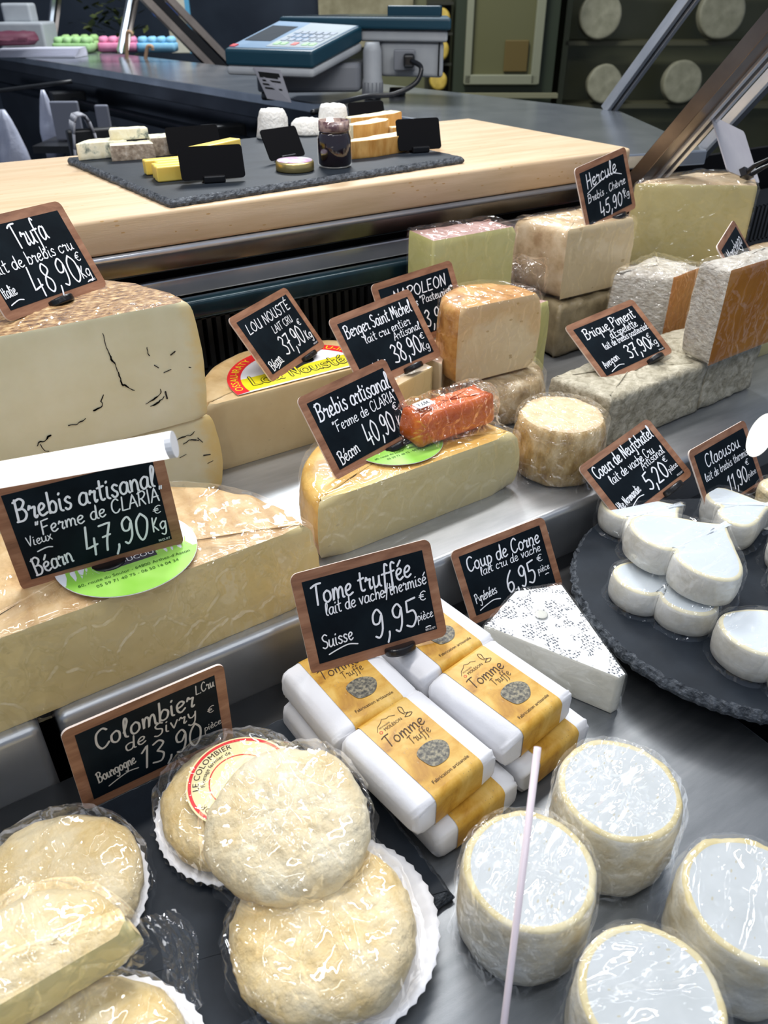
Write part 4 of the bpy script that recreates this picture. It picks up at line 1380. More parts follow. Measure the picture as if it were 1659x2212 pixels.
t = thing('jam_jar', 'small open glass jar of dark jam on the tasting slate', 'jar', (0.5485, 0.957, ZT))
glass = film_mat('jar_glass', 0.0, 5, 0.02, 0.03, 0.02)
M().lathe([(0.0195, 0.0005), (0.0222, 0.003), (0.0226, 0.034), (0.0205, 0.039), (0.0198, 0.041), (0.0212, 0.043), (0.0212, 0.046), (0.0200, 0.048), (0.0205, 0.0555), (0.0188, 0.0555), (0.0186, 0.047)], 48).build('glass', glass, t, True)
M().lathe([(0.019, 0.0018), (0.0213, 0.004), (0.0216, 0.033), (0.0196, 0.0385), (0.0190, 0.0410), (0.008, 0.0405)], 48).build('jam', flat('dark_jam', (0.010, 0.003, 0.006), 0.12, 0.6), t, True)
M().lathe([(0.0197, 0.0425), (0.0199, 0.047), (0.0196, 0.0545), (0.0193, 0.047)], 48).build('jam_smear', pmat('jam_smear', [(0.42, (0.10, 0.045, 0.05)), (0.58, (0.34, 0.24, 0.20))], 90, 4, 0.3), t, True)
t = thing('jar_lid', 'gold-rimmed jar lid lying beside the jam jar', 'lid', (0.492, 0.962, ZT))
M().lathe([(0.0235, 0.0), (0.0245, 0.0012), (0.0245, 0.0095), (0.0232, 0.0115)], 48).build('rim', flat('lid_gold', (0.72, 0.56, 0.22), 0.3, 0.5, 0.85), t, True)
M().lathe([(0.0226, 0.0112), (0.0224, 0.0122), (0.004, 0.0126)], 48).build('top', pmat('lid_paper', [(0.42, (0.80, 0.78, 0.84)), (0.56, (0.62, 0.40, 0.58))], 70, 3, 0.3), t, True)

goat = pmat('goat_cheese', [(0.3, (0.74, 0.71, 0.65)), (0.7, (0.88, 0.87, 0.83))], 160, 5, 0.7, 0.8, 260, 0.002)
G_ = 'white goat cheeses on the tasting slate'
for lab, x, y, r, h, sd in (('white crumbly goat cheese, leftmost of three on the tasting slate', 0.588, 1.216, 0.026, 0.040, 1), ('low white goat cheese in the middle of the three', 0.650, 1.222, 0.027, 0.022, 2), ('white goat cheese half behind the rear black card', 0.702, 1.226, 0.027, 0.039, 3)):
    a, _ = puck(o_circle(r, 40, .06, sd), [(0.001, 0), (0, 0.002), (0.002, h * .4), (0.004, h * .7), (0.006, h - .003), (0.009, h)], amp=0.0016, freq=190, seed=sd)
    o = a.build('goat_cheese', goat, None, True)
    o.location = (x, y, ZT)
    mark(o, lab, 'cheese', G_)
owht = pmat('slice_paste', [(0.3, (0.84, 0.72, 0.44)), (0.7, (0.90, 0.80, 0.56))], 40, 3, 0.4)
orind = pmat('orange_ridged_rind', [(0.3, (0.58, 0.26, 0.05)), (0.7, (0.80, 0.46, 0.14))], 70, 4, 0.45, 0.4, 160, 0.0015, stretch=(1.5, 1.5, .4))
G_ = 'orange-rinded slices on the tasting slate'
for lab, x, y, z, rz, L, hh in (('orange-rinded cheese slice nearest the jam jar, pale cut side up', 0.648, 1.006, 0.0, 14, 0.120, 0.022), ('orange-rinded slice resting on the front slice', 0.664, 1.060, 0.0, 24, 0.085, 0.034), ('orange-rinded slice rearmost of the pile', 0.706, 1.110, 0.0, 16, 0.110, 0.036), ('orange-rinded slice at the right of the pile, behind the right card', 0.745, 1.060, 0.0, 4, 0.085, 0.024)):
    t = thing('cheese_slice', lab, 'cheese', (x, y, ZT + z), R(rz), G_)
    a, b = puck(o_poly([(-L / 2, -.004), (-L * .2, -.016), (L * .25, -.018), (L / 2, -.010), (L / 2, .012), (-L * .45, .012)], 0.005, (0, 1, 2)), round_prof(0, hh, 0.002, 0.002, nz=4), amp=0.0008, freq=90, seed=x)
    a.build('paste', owht, t, True)
    b.build('rind', orind, t, True)

# ================================================================ THE CHEESES ON THE STEEL SHELF
ZS = 0.0603


def D(r, a0=0, a1=180, **k):
    return o_arc_cut(r, a0, a1, **k)


# truffle-veined half wheels
trind = pmat('speckled_brown_rind', [(0.36, (0.09, 0.040, 0.018)), (0.50, (0.36, 0.20, 0.08)), (0.63, (0.60, 0.42, 0.21)), (0.8, (0.72, 0.57, 0.36))], 110, 6, 0.5, 0.5, 160, 0.0025, stretch=(1, 2.2, 1), coat=0.6, coat_scale=70, coat_str=0.6)
add_stripes(trind, 26, (0.22, 0.12, 0.06), 0.45, (0, 0, 0.5))
tpaste = pmat('truffle_paste', [(0.3, (0.72, 0.66, 0.42)), (0.55, (0.79, 0.74, 0.51)), (0.75, (0.83, 0.79, 0.58))], 14, 4, 0.42, 0.15, 90, 0.001, sss=0.1)
add_rim(tpaste, (1, 0, 0), 0.145, 0.172, (0.80, 0.58, 0.20), 0.8)
truffle = pmat('truffle_black', [(0.4, (0.012, 0.010, 0.010)), (0.65, (0.07, 0.06, 0.05))], 300, 3, 0.6)
veins_up = [[(.150, .104), (.152, .085), (.156, .072), (.157, .062), (.158, .055), (.163, .050), (.168, .046)], [(.152, .086), (.1535, .078)], [(.157, .058), (.1585, .052)], [(.186, .084), (.1865, .080), (.187, .076)],
            [(.140, .048), (.136, .044), (.137, .040), (.132, .037), (.128, .036)], [(.176, .030), (.184, .033), (.190, .036), (.192, .041)], [(.196, .037), (.197, .030)], [(.180, .026), (.188, .029), (.194, .033)], [(.206, .072), (.212, .075)],
            [(.190, .066), (.193, .062)], [(.074, .016), (.078, .019), (.081, .018), (.084, .021), (.088, .022)], [(.077, .016), (.079, .010), (.082, .008)], [(.222, .056), (.225, .0555)], [(.205, .058), (.197, .056)], [(.120, .030), (.112, .027), (.104, .028)]]


def veins(lines, x0, h, sd):
    m = M()
    rr_ = random.Random(sd)
    for L in lines:
        P = smooth_line([Vector((x - x0, z)) for x, z in L], 6)
        P = [p + Vector((noise.noise(Vector((p.x * 300, p.y * 300, 3))), noise.noise(Vector((p.x * 300, p.y * 300, 8))))) * .0012 for p in P]
        for q in range(len(P) - 1):
            seg = [P[q], P[q + 1]]
            pen(m, seg, 0.0006 + 0.0020 * abs(noise.noise(Vector((P[q].x * 120, P[q].y * 120, sd)))), 0)
    m.v = [(v[0], -0.0012, v[1]) for v in m.v]
    return m


t = cheese('truffle_cheese', 'tall half wheel of truffle-veined cheese under the 48,90 slate', (0.072, 0.680, 0.1475), D(0.163, wob=.01), round_prof(0, 0.118, 0.006, 0.010, 0.004, 8), trind, tpaste, group='truffle-veined half wheels', amp=0.0012, freq=55, seed=2, dome=0.004)
veins(veins_up, 0.072, 0.118, 5).build('truffle_marbling', truffle, t)
t = cheese('truffle_cheese', 'truffle-veined half wheel underneath the tall one', (0.070, 0.683, ZS), D(0.172, wob=.01), round_prof(0, 0.0865, 0.006, 0.010, 0.004, 8), trind, tpaste, group='truffle-veined half wheels', amp=0.0010, freq=55, seed=6)
veins([[(.200, .070), (.206, .072), (.214, .071), (.219, .074)], [(.206, .064), (.214, .066), (.222, .063)], [(.222, .066), (.226, .060)], [(.225, .045), (.232, .044)], [(.200, .050), (.207, .052)], [(.228, .034), (.236, .036)]], 0.070, 0.09, 9).build('truffle_marbling', truffle, t)

# Lou Nousté half wheel
lrind = pmat('waxy_tan_rind', [(0.28, (0.50, 0.31, 0.12)), (0.5, (0.66, 0.46, 0.22)), (0.75, (0.78, 0.60, 0.34))], 34, 5, 0.45, 0.3, 90, 0.002, coat=0.5, coat_scale=40, coat_str=0.4)
lpaste = add_holes(pmat('cream_paste', [(0.3, (0.62, 0.50, 0.28)), (0.7, (0.72, 0.62, 0.38))], 16, 4, 0.4, 0.2, 120, 0.001, coat=0.5, coat_scale=30, coat_str=0.4), 120, 0.10)
t = cheese('half_wheel_cheese', 'tan half wheel with a yellow and red round label under the 37,90 slate', (0.372, 0.716, ZS), D(0.127), round_prof(0, 0.080, 0.008, 0.012, 0.004), lrind, lpaste, amp=0.0008, freq=50, seed=3)
t.name = 'half_wheel_cheese'
zl = 0.0812
lab = M()
lr, lc = 0.088, (0.0, 0.014)
seg = [(lc[0] + lr * math.cos(R(a)), lc[1] + lr * math.sin(R(a))) for a in range(-6, 187, 4)]
lo = lab.prism(seg, zl, zl + 0.0004).build('round_label', MT['label_white'], t)
ring = M()
for a in list(range(-6, 184, 4)):
    p = [(lc[0] + r_ * math.cos(R(q)), lc[1] + r_ * math.sin(R(q)), zl + 0.0006) for r_, q in ((lr * .83, a), (lr, a), (lr, a + 4), (lr * .83, a + 4))]
    ring.add(p, [(0, 1, 2, 3)])
ring.build('red_ring', MT['print_red'], lo)
yb = [(lc[0] + lr * .83 * math.cos(R(a)), lc[1] + lr * .83 * math.sin(R(a))) for a in (-5, 0, 5, 10, 15, 20, 160, 165, 170, 175, 180, 185)]
M().poly(yb, zl + 0.0006).build('yellow_band', MT['print_yellow'], lo)
m = M()
write(m, 'Lou Nousté', -0.064, 0.017, 0.122, 0.024, 0, 0.0040, zl + 0.0008, 0.0)
m.build('lettering_outline', MT['print_black'], lo)
m = M()
write(m, 'Lou Nousté', -0.064, 0.017, 0.122, 0.024, 0, 0.0020, zl + 0.0010, 0.0)
m.build('lettering', MT['print_yellow'], lo)
m = txt('OSSAU-IRATY', 0.0125, lc[0], lc[1], zl + 0.0008, m=None, bend=(lr * .865, R(150)), space=1.1)
txt('OSSAU-IRATY', 0.0125, lc[0], lc[1], zl + 0.0008, m=m, bend=(lr * .865, R(38)), space=1.1)
m.build('printed_lettering', MT['print_yellow'], lo)
m = M()
m.poly([(lc[0] + 0.028 * math.cos(R(a)), 0.050 + 0.018 * math.sin(R(a)) * (1 + .3 * math.sin(a))) for a in range(0, 360, 12)], zl + 0.0009)
m.build('mountain_crest', MT['print_black'], lo)

# wedges of the two sheep cheeses behind the slates
wp1 = pmat('yellow_wedge_paste', [(0.3, (0.78, 0.60, 0.26)), (0.7, (0.85, 0.69, 0.36))], 14, 3, 0.4, coat=0.7, coat_scale=50, coat_str=0.5)
wr1 = pmat('pale_wedge_rind', [(0.3, (0.66, 0.46, 0.26)), (0.7, (0.82, 0.68, 0.46))], 50, 5, 0.5, 0.3, coat=0.7, coat_scale=50, coat_str=0.6)
cheese('cheese_wedge', 'yellow cheese wedge under the 38,90 slate', (0.452, 0.652, ZS), o_poly([(-0.040, -0.018), (0.048, 0.012), (0.040, 0.062), (-0.052, 0.040)], 0.004, (0, 1)), round_prof(0, 0.084, 0.003, 0.004), wr1, wp1, group='wedges behind the price slates', amp=0.0006, freq=60)
wp2 = pmat('greige_paste', [(0.3, (0.56, 0.48, 0.33)), (0.7, (0.66, 0.58, 0.41))], 14, 3, 0.4, coat=0.6, coat_scale=36, coat_str=0.5)
wr2 = pmat('tan_pink_rind', [(0.3, (0.52, 0.30, 0.18)), (0.7, (0.72, 0.52, 0.36))], 60, 5, 0.5, 0.3, coat=0.7, coat_scale=50, coat_str=0.6)
cheese('cheese_wedge', 'tall pale wedge under the capital-lettered slate, beside the orange-rinded half wheel', (0.492, 0.690, ZS), o_poly([(0.018, -0.030), (0.062, 0.018), (0.070, 0.068), (-0.005, 0.068), (0.010, 0.010)], 0.004, (0, 4)), round_prof(0, 0.086, 0.003, 0.004), wr2, wp2, group='wedges behind the price slates', amp=0.0006, freq=60)

# tall pale green wedge at the back
gp = pmat('greenish_paste', [(0.3, (0.60, 0.57, 0.20)), (0.7, (0.68, 0.65, 0.28))], 12, 3, 0.4, coat=1.0, coat_scale=24, coat_str=0.9)
gr = pmat('mauve_waxed_rind', [(0.3, (0.30, 0.15, 0.12)), (0.7, (0.48, 0.31, 0.28))], 40, 5, 0.5, 0.3, coat=0.9, coat_scale=60, coat_str=0.8)
t = cheese('cheese_wedge', 'tall pale green-yellow wedge standing at the back under the steel fascia', (0.652, 0.785, ZS), o_poly([(-0.067, 0.0), (0.066, 0.0), (0.070, 0.055), (-0.062, 0.06)], 0.004, (0, 3)), [(0.004, 0), (0.001, 0.003), (0, 0.006)] + [(0, 0.006 + .17 * i / 8) for i in range(1, 8)] + [(0, 0.176), (0.003, 0.182), (0.008, 0.185)], gr, gp, amp=0.0012, freq=45, seed=5)
wrap(t, o_poly([(-0.067, 0.0), (0.066, 0.0), (0.070, 0.055), (-0.062, 0.06)], 0.005), 0, 0.186, 0.002, 0.004, 0.0, 0.0016, 60, 3, 'film_tight')

# orange washed-rind half wheel on its low round
wrind = pmat('orange_washed_rind', [(0.25, (0.18, 0.065, 0.012)), (0.45, (0.46, 0.21, 0.045)), (0.7, (0.68, 0.39, 0.12)), (0.9, (0.76, 0.50, 0.22))], 44, 6, 0.45, 0.4, 130, 0.002, coat=0.8, coat_scale=50, coat_str=0.6)
wpaste = add_holes(pmat('peach_paste', [(0.3, (0.72, 0.54, 0.30)), (0.7, (0.79, 0.64, 0.39))], 12, 3, 0.4, 0.1, 100, 0.001, coat=0.6, coat_scale=26, coat_str=0.35), 95, 0.13, (0.42, 0.27, 0.1), 0.7)
add_rim(wpaste, (1, 0, 1), 0.058, 0.080, (0.66, 0.36, 0.10), 0.45)
lowr = pmat('rough_brown_rind', [(0.25, (0.26, 0.17, 0.08)), (0.5, (0.48, 0.35, 0.19)), (0.75, (0.70, 0.60, 0.42))], 70, 6, 0.6, 0.5, 140, 0.0025, coat=0.8, coat_scale=70, coat_str=0.8)
t = cheese('round_cheese', 'low wrapped brown round under the orange-rinded half wheel', (0.606, 0.684, ZS), o_circle(0.066, 70, .05, 3), round_prof(0, 0.055, 0.008, 0.016, 0.003), lowr, amp=0.0016, freq=60, seed=8, group='small rounds on the shelf')
wrap(t, o_circle(0.066, 70, .05, 3), 0, 0.055, 0.002, 0.012, 0.004, 0.0018, 60, 5, 'film', fold=0.002)
t = cheese('half_wheel_cheese', 'orange-rinded half wheel with a peach cut face standing on the low brown round', (0.582, 0.664, ZS + 0.0595), D(0.060, -16, 196, n=50, ncut=34, soft=.010), round_prof(0, 0.090, 0.008, 0.012, 0.003), wrind, wpaste, rz=R(-3), amp=0.0010, freq=60, seed=4, dome=0.002)
wrap(t, D(0.060, -16, 196, n=50, ncut=34), 0.001, 0.091, 0.0018, 0.010, 0.0, 0.0014, 70, 7, 'film_tight')
cheese('cheese_wedge', 'narrow pale wedge leaning behind the orange-rinded half wheel', (0.690, 0.712, ZS), o_poly([(-0.022, -0.02), (0.022, -0.012), (0.026, 0.03), (-0.02, 0.04)], 0.004, (0,)), round_prof(0, 0.112, 0.006, 0.016), gr, gp, group='wedges behind the price slates', amp=0.001, freq=60)

# half wheel with the grass label, orange paste, on the shelf
yr = pmat('golden_rind', [(0.28, (0.56, 0.29, 0.05)), (0.5, (0.72, 0.43, 0.10)), (0.75, (0.80, 0.55, 0.18))], 40, 5, 0.42, 0.3, 110, 0.0015, coat=0.9, coat_scale=34, coat_str=0.5)
yp = add_holes(pmat('ivory_paste', [(0.3, (0.66, 0.54, 0.24)), (0.7, (0.74, 0.63, 0.32))], 14, 4, 0.42, 0.15, 110, 0.001, coat=1.0, coat_scale=22, coat_str=0.75), 70, 0.08, (0.5, 0.4, 0.2), .5)
t40 = cheese('half_wheel_cheese', 'golden half wheel in cling film with a grass-green label, under the 40,90 slate', (0.382, 0.512, ZS), D(0.119, soft=.03), round_prof(0, 0.066, 0.010, 0.014, 0.003), yr, yp, rz=R(1), amp=0.0008, freq=45, seed=9)
wrap(t40, D(0.119), 0.0, 0.0665, 0.0016, 0.010, 0.003, 0.0012, 55, 9, 'film_tight', name='cling_film')


def grass_label(t, cx, cy, rad, z, rz):
    """round white label with green grass, a charcoal name block and the farm's address"""
    e = M()
    o = M().prism([(rad * math.cos(2 * PI * i / 60), rad * math.sin(2 * PI * i / 60)) for i in range(60)], 0, 0.0004).build('round_label', MT['label_white'], t)
    o.location = (cx, cy, z)
    o.rotation_euler = (0, 0, rz)
    m = M()
    low = [(rad * .995 * math.cos(R(a)), rad * .995 * math.sin(R(a))) for a in range(200, 341, 5)]
    m.poly(low + [(rad * .5, -rad * .30), (-rad * .5, -rad * .30)], 0.0006)
    q = random.Random(int(rad * 1e4))
    for k in range(46):
        x = -rad * .93 + rad * 1.86 * k / 45
        yb_ = -rad * .36 if abs(x) < rad * .9 else -rad * .25
        if x * x + yb_ * yb_ > rad * rad * .97:
            yb_ = -math.sqrt(max(0, rad * rad * .94 - x * x))
        hgt = rad * q.uniform(.18, .55)
        dx = rad * q.uniform(-.16, .16)
        xt, yt = x + dx, yb_ + hgt
        if xt * xt + yt * yt > rad * rad * .95:
            continue
        m.poly([(x - rad * .035, yb_), (x + rad * .035, yb_), (xt + rad * .004, yt), (xt - rad * .004, yt)], 0.00062 + (k % 8) * 1.5e-5)
    m.build('grass_print', MT['print_green'], o)
    M().poly([(-rad * .40, -rad * .30), (rad * .36, -rad * .30), (rad * .36, rad * .38), (-rad * .40, rad * .38)], 0.0008).build('name_block', MT['print_grey'], o)
    m = txt('FERME', rad * .25, -rad * .02, rad * .15, 0.001, sx=.86)
    txt('CLARIA', rad * .26, -rad * .02, -rad * .07, 0.001, m=m, sx=.80)
    txt('BERDUCOU', rad * .135, -rad * .02, -rad * .24, 0.001, m=m)
    m.build('name_lettering', MT['print_white'], o)
    m = txt("60, route du Soulor - 64800 Arthez-d'Asson", rad * .088, 0, -rad * .47, 0.001)
    txt('05 59 71 40 75 - 06 50 16 04 34', rad * .088, 0, -rad * .60, 0.001, m=m)
    m.build('address_lettering', flat('dark_green_print', (0.02, 0.10, 0.01), 0.6), o)
    M().poly([(rad * .64 + rad * .17 * math.cos(2 * PI * i / 24), -rad * .02 + rad * .10 * math.sin(2 * PI * i / 24)) for i in range(24)], 0.0009).build('stamp_oval', MT['label_white'], o)
    m = txt('FR', rad * .05, rad * .64, rad * .02, 0.0011)
    txt('64.050.001', rad * .05, rad * .64, -rad * .03, 0.0011, m=m)
    txt('CE', rad * .05, rad * .64, -rad * .08, 0.0011, m=m)
    m.build('stamp_lettering', MT['print_grey'], o)


grass_label(t40, 0.000, 0.052, 0.048, 0.0690, 0)
# quince paste block
q = pmat('quince_paste', [(0.3, (0.46, 0.065, 0.004)), (0.6, (0.60, 0.125, 0.006)), (0.85, (0.70, 0.24, 0.03))], 34, 4, 0.3, 0.2, 90, 0.0015, coat=0.6, coat_scale=80, coat_str=0.9)
t = thing('fruit_paste_block', 'orange-red quince paste bar in crinkled film lying on the golden half wheel', 'fruit paste', (0.437, 0.552, 0.1330), R(2))
qo = o_rect(0.098, 0.036, 0.006, 0.004)
a, _ = puck(qo, [(0.001, 0), (-.002, 0.004), (-.001, 0.012), (0.001, 0.022), (0.003, 0.029), (0.006, 0.031), (0.010, 0.0318)], amp=0.0012, freq=70, seed=4)
a.build('paste', q, t, True)
wrap(t, qo, 0.0003, 0.032, 0.003, 0.006, 0.005, 0.0030, 75, 4, 'film', fold=0.0035)
st = M().prism(rrect(0.021, 0.012, 0.002), 0, 0.0004).build('price_sticker', MT['label_white'], t)
st.location = (-0.033, -0.002, 0.0368)
st.rotation_euler = (0, 0, R(6))
m = M()
write(m, '7,68€', -0.0085, -0.0028, 0.015, 0.0055, 0, 0.0006, 0.0006)
m.build('price_lettering', MT['print_black'], st)

# the big ridged half wheel in front
br = pmat('ridged_beige_rind', [(0.28, (0.44, 0.26, 0.10)), (0.48, (0.60, 0.40, 0.19)), (0.7, (0.70, 0.51, 0.28))], 60, 6, 0.55, 0.5, 150, 0.0025, coat=0.35, coat_scale=40, coat_str=0.4)
add_stripes(br, 11.5, (0.44, 0.26, 0.10), 0.6, (0, 0, 0.12))
bp_ = add_holes(pmat('straw_paste', [(0.3, (0.63, 0.49, 0.20)), (0.7, (0.72, 0.58, 0.28))], 12, 4, 0.42, 0.25, 100, 0.0015, coat=1.0, coat_scale=20, coat_str=0.7), 55, 0.10, (0.46, 0.35, 0.15), .6)
o47 = D(0.150, soft=.025, n=80, ncut=70)
t47 = cheese('half_wheel_cheese', 'large beige half wheel with pressed ridges and a grass-green label, under the 47,90 slate', (0.084, 0.464, ZS), o47, round_prof(0, 0.080, 0.006, 0.010, 0.006, 9), br, bp_, rz=R(1), amp=0.0022, freq=60, seed=12, dome=0.002)
wrap(t47, o47, 0.0, 0.081, 0.0016, 0.008, 0.004, 0.0010, 50, 12, 'film_tight')
grass_label(t47, 0.012, 0.040, 0.053, 0.0850, R(-2))

# brown round, grey brick in two pieces
wh = pmat('bark_brown_rind', [(0.22, (0.20, 0.11, 0.035)), (0.42, (0.44, 0.29, 0.11)), (0.62, (0.64, 0.49, 0.27)), (0.85, (0.76, 0.64, 0.44))], 70, 6, 0.6, 0.7, 150, 0.003, stretch=(1, 1, .45), coat=0.7, coat_scale=75, coat_str=0.8)
wt = pmat('biscuit_top_rind', [(0.3, (0.64, 0.45, 0.24)), (0.7, (0.80, 0.64, 0.42))], 60, 6, 0.6, 0.4, 150, 0.002, coat=0.6, coat_scale=75, coat_str=0.7)
t = thing('round_cheese', 'upright brown-rinded round in cling film beside the orange paste', 'cheese', (0.566, 0.520, ZS), 0, 'small rounds on the shelf')
prof = round_prof(0, 0.068, 0.006, 0.010, 0.003, 8)
oc_ = o_circle(0.0465, 80, .03, 7)
a, _ = puck(oc_, prof, amp=0.0016, freq=75, seed=7, bands={len(prof) - 2: 1}, capmi=1)
a.build('rind', [wh, wt], t, True)
wrap(t, oc_, 0, 0.069, 0.002, 0.008, 0.004, 0.0016, 70, 7, 'film', fold=0.002)
bk = pmat('stone_grey_rind', [(0.25, (0.20, 0.17, 0.11)), (0.45, (0.40, 0.36, 0.26)), (0.62, (0.56, 0.51, 0.39)), (0.82, (0.70, 0.66, 0.53))], 85, 7, 0.65, 0.8, 150, 0.003, stretch=(1, 1, 1), distort=.8)
G_ = 'two pieces of the grey brick'
cheese('brick_cheese', 'longer left piece of the stone-grey brick cheese under the slate lying on it', (0.7225, 0.566, ZS), o_poly([(-0.087, -0.050), (0.087, -0.043), (0.088, 0.055), (-0.100, 0.032)], 0.004), round_prof(0, 0.067, 0.004, 0.007, -0.001), bk, amp=0.0020, freq=60, seed=3, group=G_)
cheese('brick_cheese', 'shorter right piece of the stone-grey brick cheese, past the crack', (0.872, 0.573, ZS), o_poly([(-0.059, -0.049), (0.055, -0.042), (0.066, 0.048), (-0.058, 0.048)], 0.004), round_prof(0, 0.067, 0.004, 0.007, -0.001), bk, amp=0.0020, freq=60, seed=13, group=G_)

# orange wedges with grey rind standing on the brick
og = pmat('deep_orange_paste', [(0.3, (0.44, 0.15, 0.012)), (0.6, (0.58, 0.23, 0.022)), (0.85, (0.66, 0.32, 0.05))], 12, 3, 0.35, 0.1, 80, 0.001, coat=0.7, coat_scale=34, coat_str=0.35)
og2 = pmat('bright_orange_paste', [(0.3, (0.66, 0.24, 0.03)), (0.8, (0.78, 0.36, 0.06))], 12, 3, 0.35, 0.1, 80, 0.001, coat=0.8, coat_scale=34, coat_str=0.5)
ogr = pmat('grey_orange_rind', [(0.25, (0.30, 0.25, 0.19)), (0.5, (0.52, 0.48, 0.41)), (0.75, (0.70, 0.67, 0.60))], 120, 6, 0.6, 0.8, 200, 0.003, stretch=(1, 1, 1.6), coat=0.7, coat_scale=60, coat_str=0.7)
G_ = 'orange-pasted wedges by the grey brick'
ow = o_poly([(-0.067, -0.022), (0.072, -0.014), (0.072, 0.022), (-0.062, 0.022)], 0.004, (0,))
t = cheese('orange_cheese_wedge', 'right orange wedge with a deep orange cut face and grey rind at the picture edge', (0.861, 0.535, ZS + 0.0695), ow, round_prof(0, 0.113, 0.006, 0.008, 0.002), ogr, og, group=G_, amp=0.0016, freq=60, seed=2, dome=.003)
wrap(t, ow, 0.0, 0.114, 0.0018, 0.006, 0.0, 0.0014, 70, 2, 'film_tight')
ow = o_poly([(-0.002, -0.030), (0.075, -0.018), (0.062, 0.060), (-0.050, 0.030)], 0.004, (0,))
t = cheese('orange_cheese_wedge', 'left orange wedge showing mostly grey rind and a narrow bright orange cut', (0.892, 0.686, ZS), ow, round_prof(0, 0.122, 0.006, 0.008, 0.002), ogr, og2, group=G_, amp=0.0016, freq=60, seed=6, dome=.003)
wrap(t, ow, 0.0, 0.125, 0.0022, 0.010, 0.002, 0.0022, 70, 6, 'film', fold=0.002)

# the Hercule wedge on a brown one
hr_ = pmat('tan_film_rind', [(0.3, (0.40, 0.26, 0.13)), (0.5, (0.62, 0.46, 0.27)), (0.75, (0.76, 0.62, 0.42))], 40, 5, 0.5, 0.3, 110, 0.002, coat=0.9, coat_scale=50, coat_str=0.7)
hp = add_holes(pmat('cream_cut', [(0.3, (0.66, 0.51, 0.28)), (0.7, (0.73, 0.59, 0.36))], 12, 3, 0.4, 0.1, 100, 0.001, coat=0.8, coat_scale=30, coat_str=0.5), 60, 0.13, (0.5, 0.35, 0.16), .8)
hl = pmat('dull_olive_brown', [(0.3, (0.16, 0.12, 0.06)), (0.7, (0.36, 0.29, 0.17))], 30, 5, 0.5, 0.3, 110, 0.002, coat=1.0, coat_scale=40, coat_str=0.9)
t = cheese('cheese_wedge', 'dull brown wrapped wedge underneath the cream-faced wedge', (0.838, 0.775, ZS), o_poly([(-0.062, -0.030), (0.075, -0.030), (0.075, 0.060), (-0.05, 0.060)], 0.004), round_prof(0, 0.078, 0.010, 0.010, 0.004), hl, amp=0.003, freq=40, seed=3, group='stacked wedges at the right')
ho = o_poly([(-0.052, -0.030), (0.078, -0.030), (0.090, 0.060), (-0.065, 0.060)], 0.004, (0,))
t = cheese('cheese_wedge', 'cream-faced wedge with tan rind under the 45,90 slate', (0.836, 0.785, ZS + 0.0835), ho, round_prof(0, 0.094, 0.010, 0.014, 0.003), hr_, hp, amp=0.0016, freq=45, seed=5, group='stacked wedges at the right', dome=.002)
wrap(t, ho, 0.0, 0.095, 0.0018, 0.010, 0.0, 0.0016, 60, 5, 'film_tight')
a, _ = puck(o_circle(0.028, 40, .35, 2), round_prof(0, 0.05, .008, .014), amp=0.005, freq=60, seed=2, ridged=True)
f_ = a.build('film_bunch', MT['film'], t, True)
f_.location = (-0.085, 0.01, 0.0)

# big pale half wheel at the far right with the white-backed card, its mate and neighbours
mgp = pmat('olive_cream_paste', [(0.3, (0.52, 0.43, 0.17)), (0.7, (0.61, 0.52, 0.24))], 10, 3, 0.42, 0.1, 90, 0.001, coat=0.9, coat_scale=22, coat_str=0.6)
mgr = pmat('pale_tan_rind', [(0.3, (0.58, 0.40, 0.22)), (0.7, (0.76, 0.60, 0.39))], 40, 5, 0.5, 0.4, 110, 0.002, coat=0.8, coat_scale=50, coat_str=0.7)
G_ = 'big pale cut wheels at the far right'
mo = o_poly([(-0.125, 0.045), (0.010, -0.062), (0.100, 0.010), (0.020, 0.060), (-0.09, 0.062)], 0.005, (0, 1))
cheese('cut_wheel_cheese', 'pale cut wheel hidden underneath the one with the blank card', (1.085, 0.760, ZS), mo, round_prof(0, 0.088, 0.008, 0.010, 0.004), mgr, mgp, amp=0.0014, freq=40, seed=3, group=G_)
t = cheese('cut_wheel_cheese', 'big pale yellow cut wheel at the far right under the blank white card', (1.085, 0.760, ZS + 0.0925), mo, round_prof(0, 0.116, 0.008, 0.012, 0.004), mgr, mgp, amp=0.0014, freq=40, seed=5, group=G_, dome=.003)
wrap(t, mo, 0.0, 0.117, 0.002, 0.008, 0.0, 0.002, 60, 4, 'film_tight')
cheese('cheese_wedge', 'low pale wedge at the right edge of the picture, near the corner-on price slate', (1.06, 0.62, ZS), o_poly([(-0.055, -0.03), (0.07, -0.03), (0.07, 0.06), (-0.04, 0.06)], 0.005, (0,)), round_prof(0, 0.135, 0.01, 0.014, 0.003), mgr, mgp, amp=0.0016, freq=50, seed=7, group='stacked wedges at the right')
t = thing('red_packet', 'dark red wrapped packet peeping out behind the cream-faced wedge', 'packet', (0.960, 0.865, ZS), R(-10))
a, _ = puck(o_rect(0.11, 0.06, 0.008, 0.006), round_prof(0, 0.115, 0.008, 0.010), amp=0.003, freq=40, seed=2)
a.build('wrapper', pmat('dark_red_wrap', [(0.3, (0.20, 0.03, 0.018)), (0.7, (0.36, 0.07, 0.03))], 30, 3, 0.3, coat=1.0, coat_scale=40, coat_str=0.8), t, True)
M().box((-0.006, -0.0312, 0.103), (0.028, 0.002, 0.012), 0, 0, R(-30)).build('white_sticker', MT['label_white'], t)
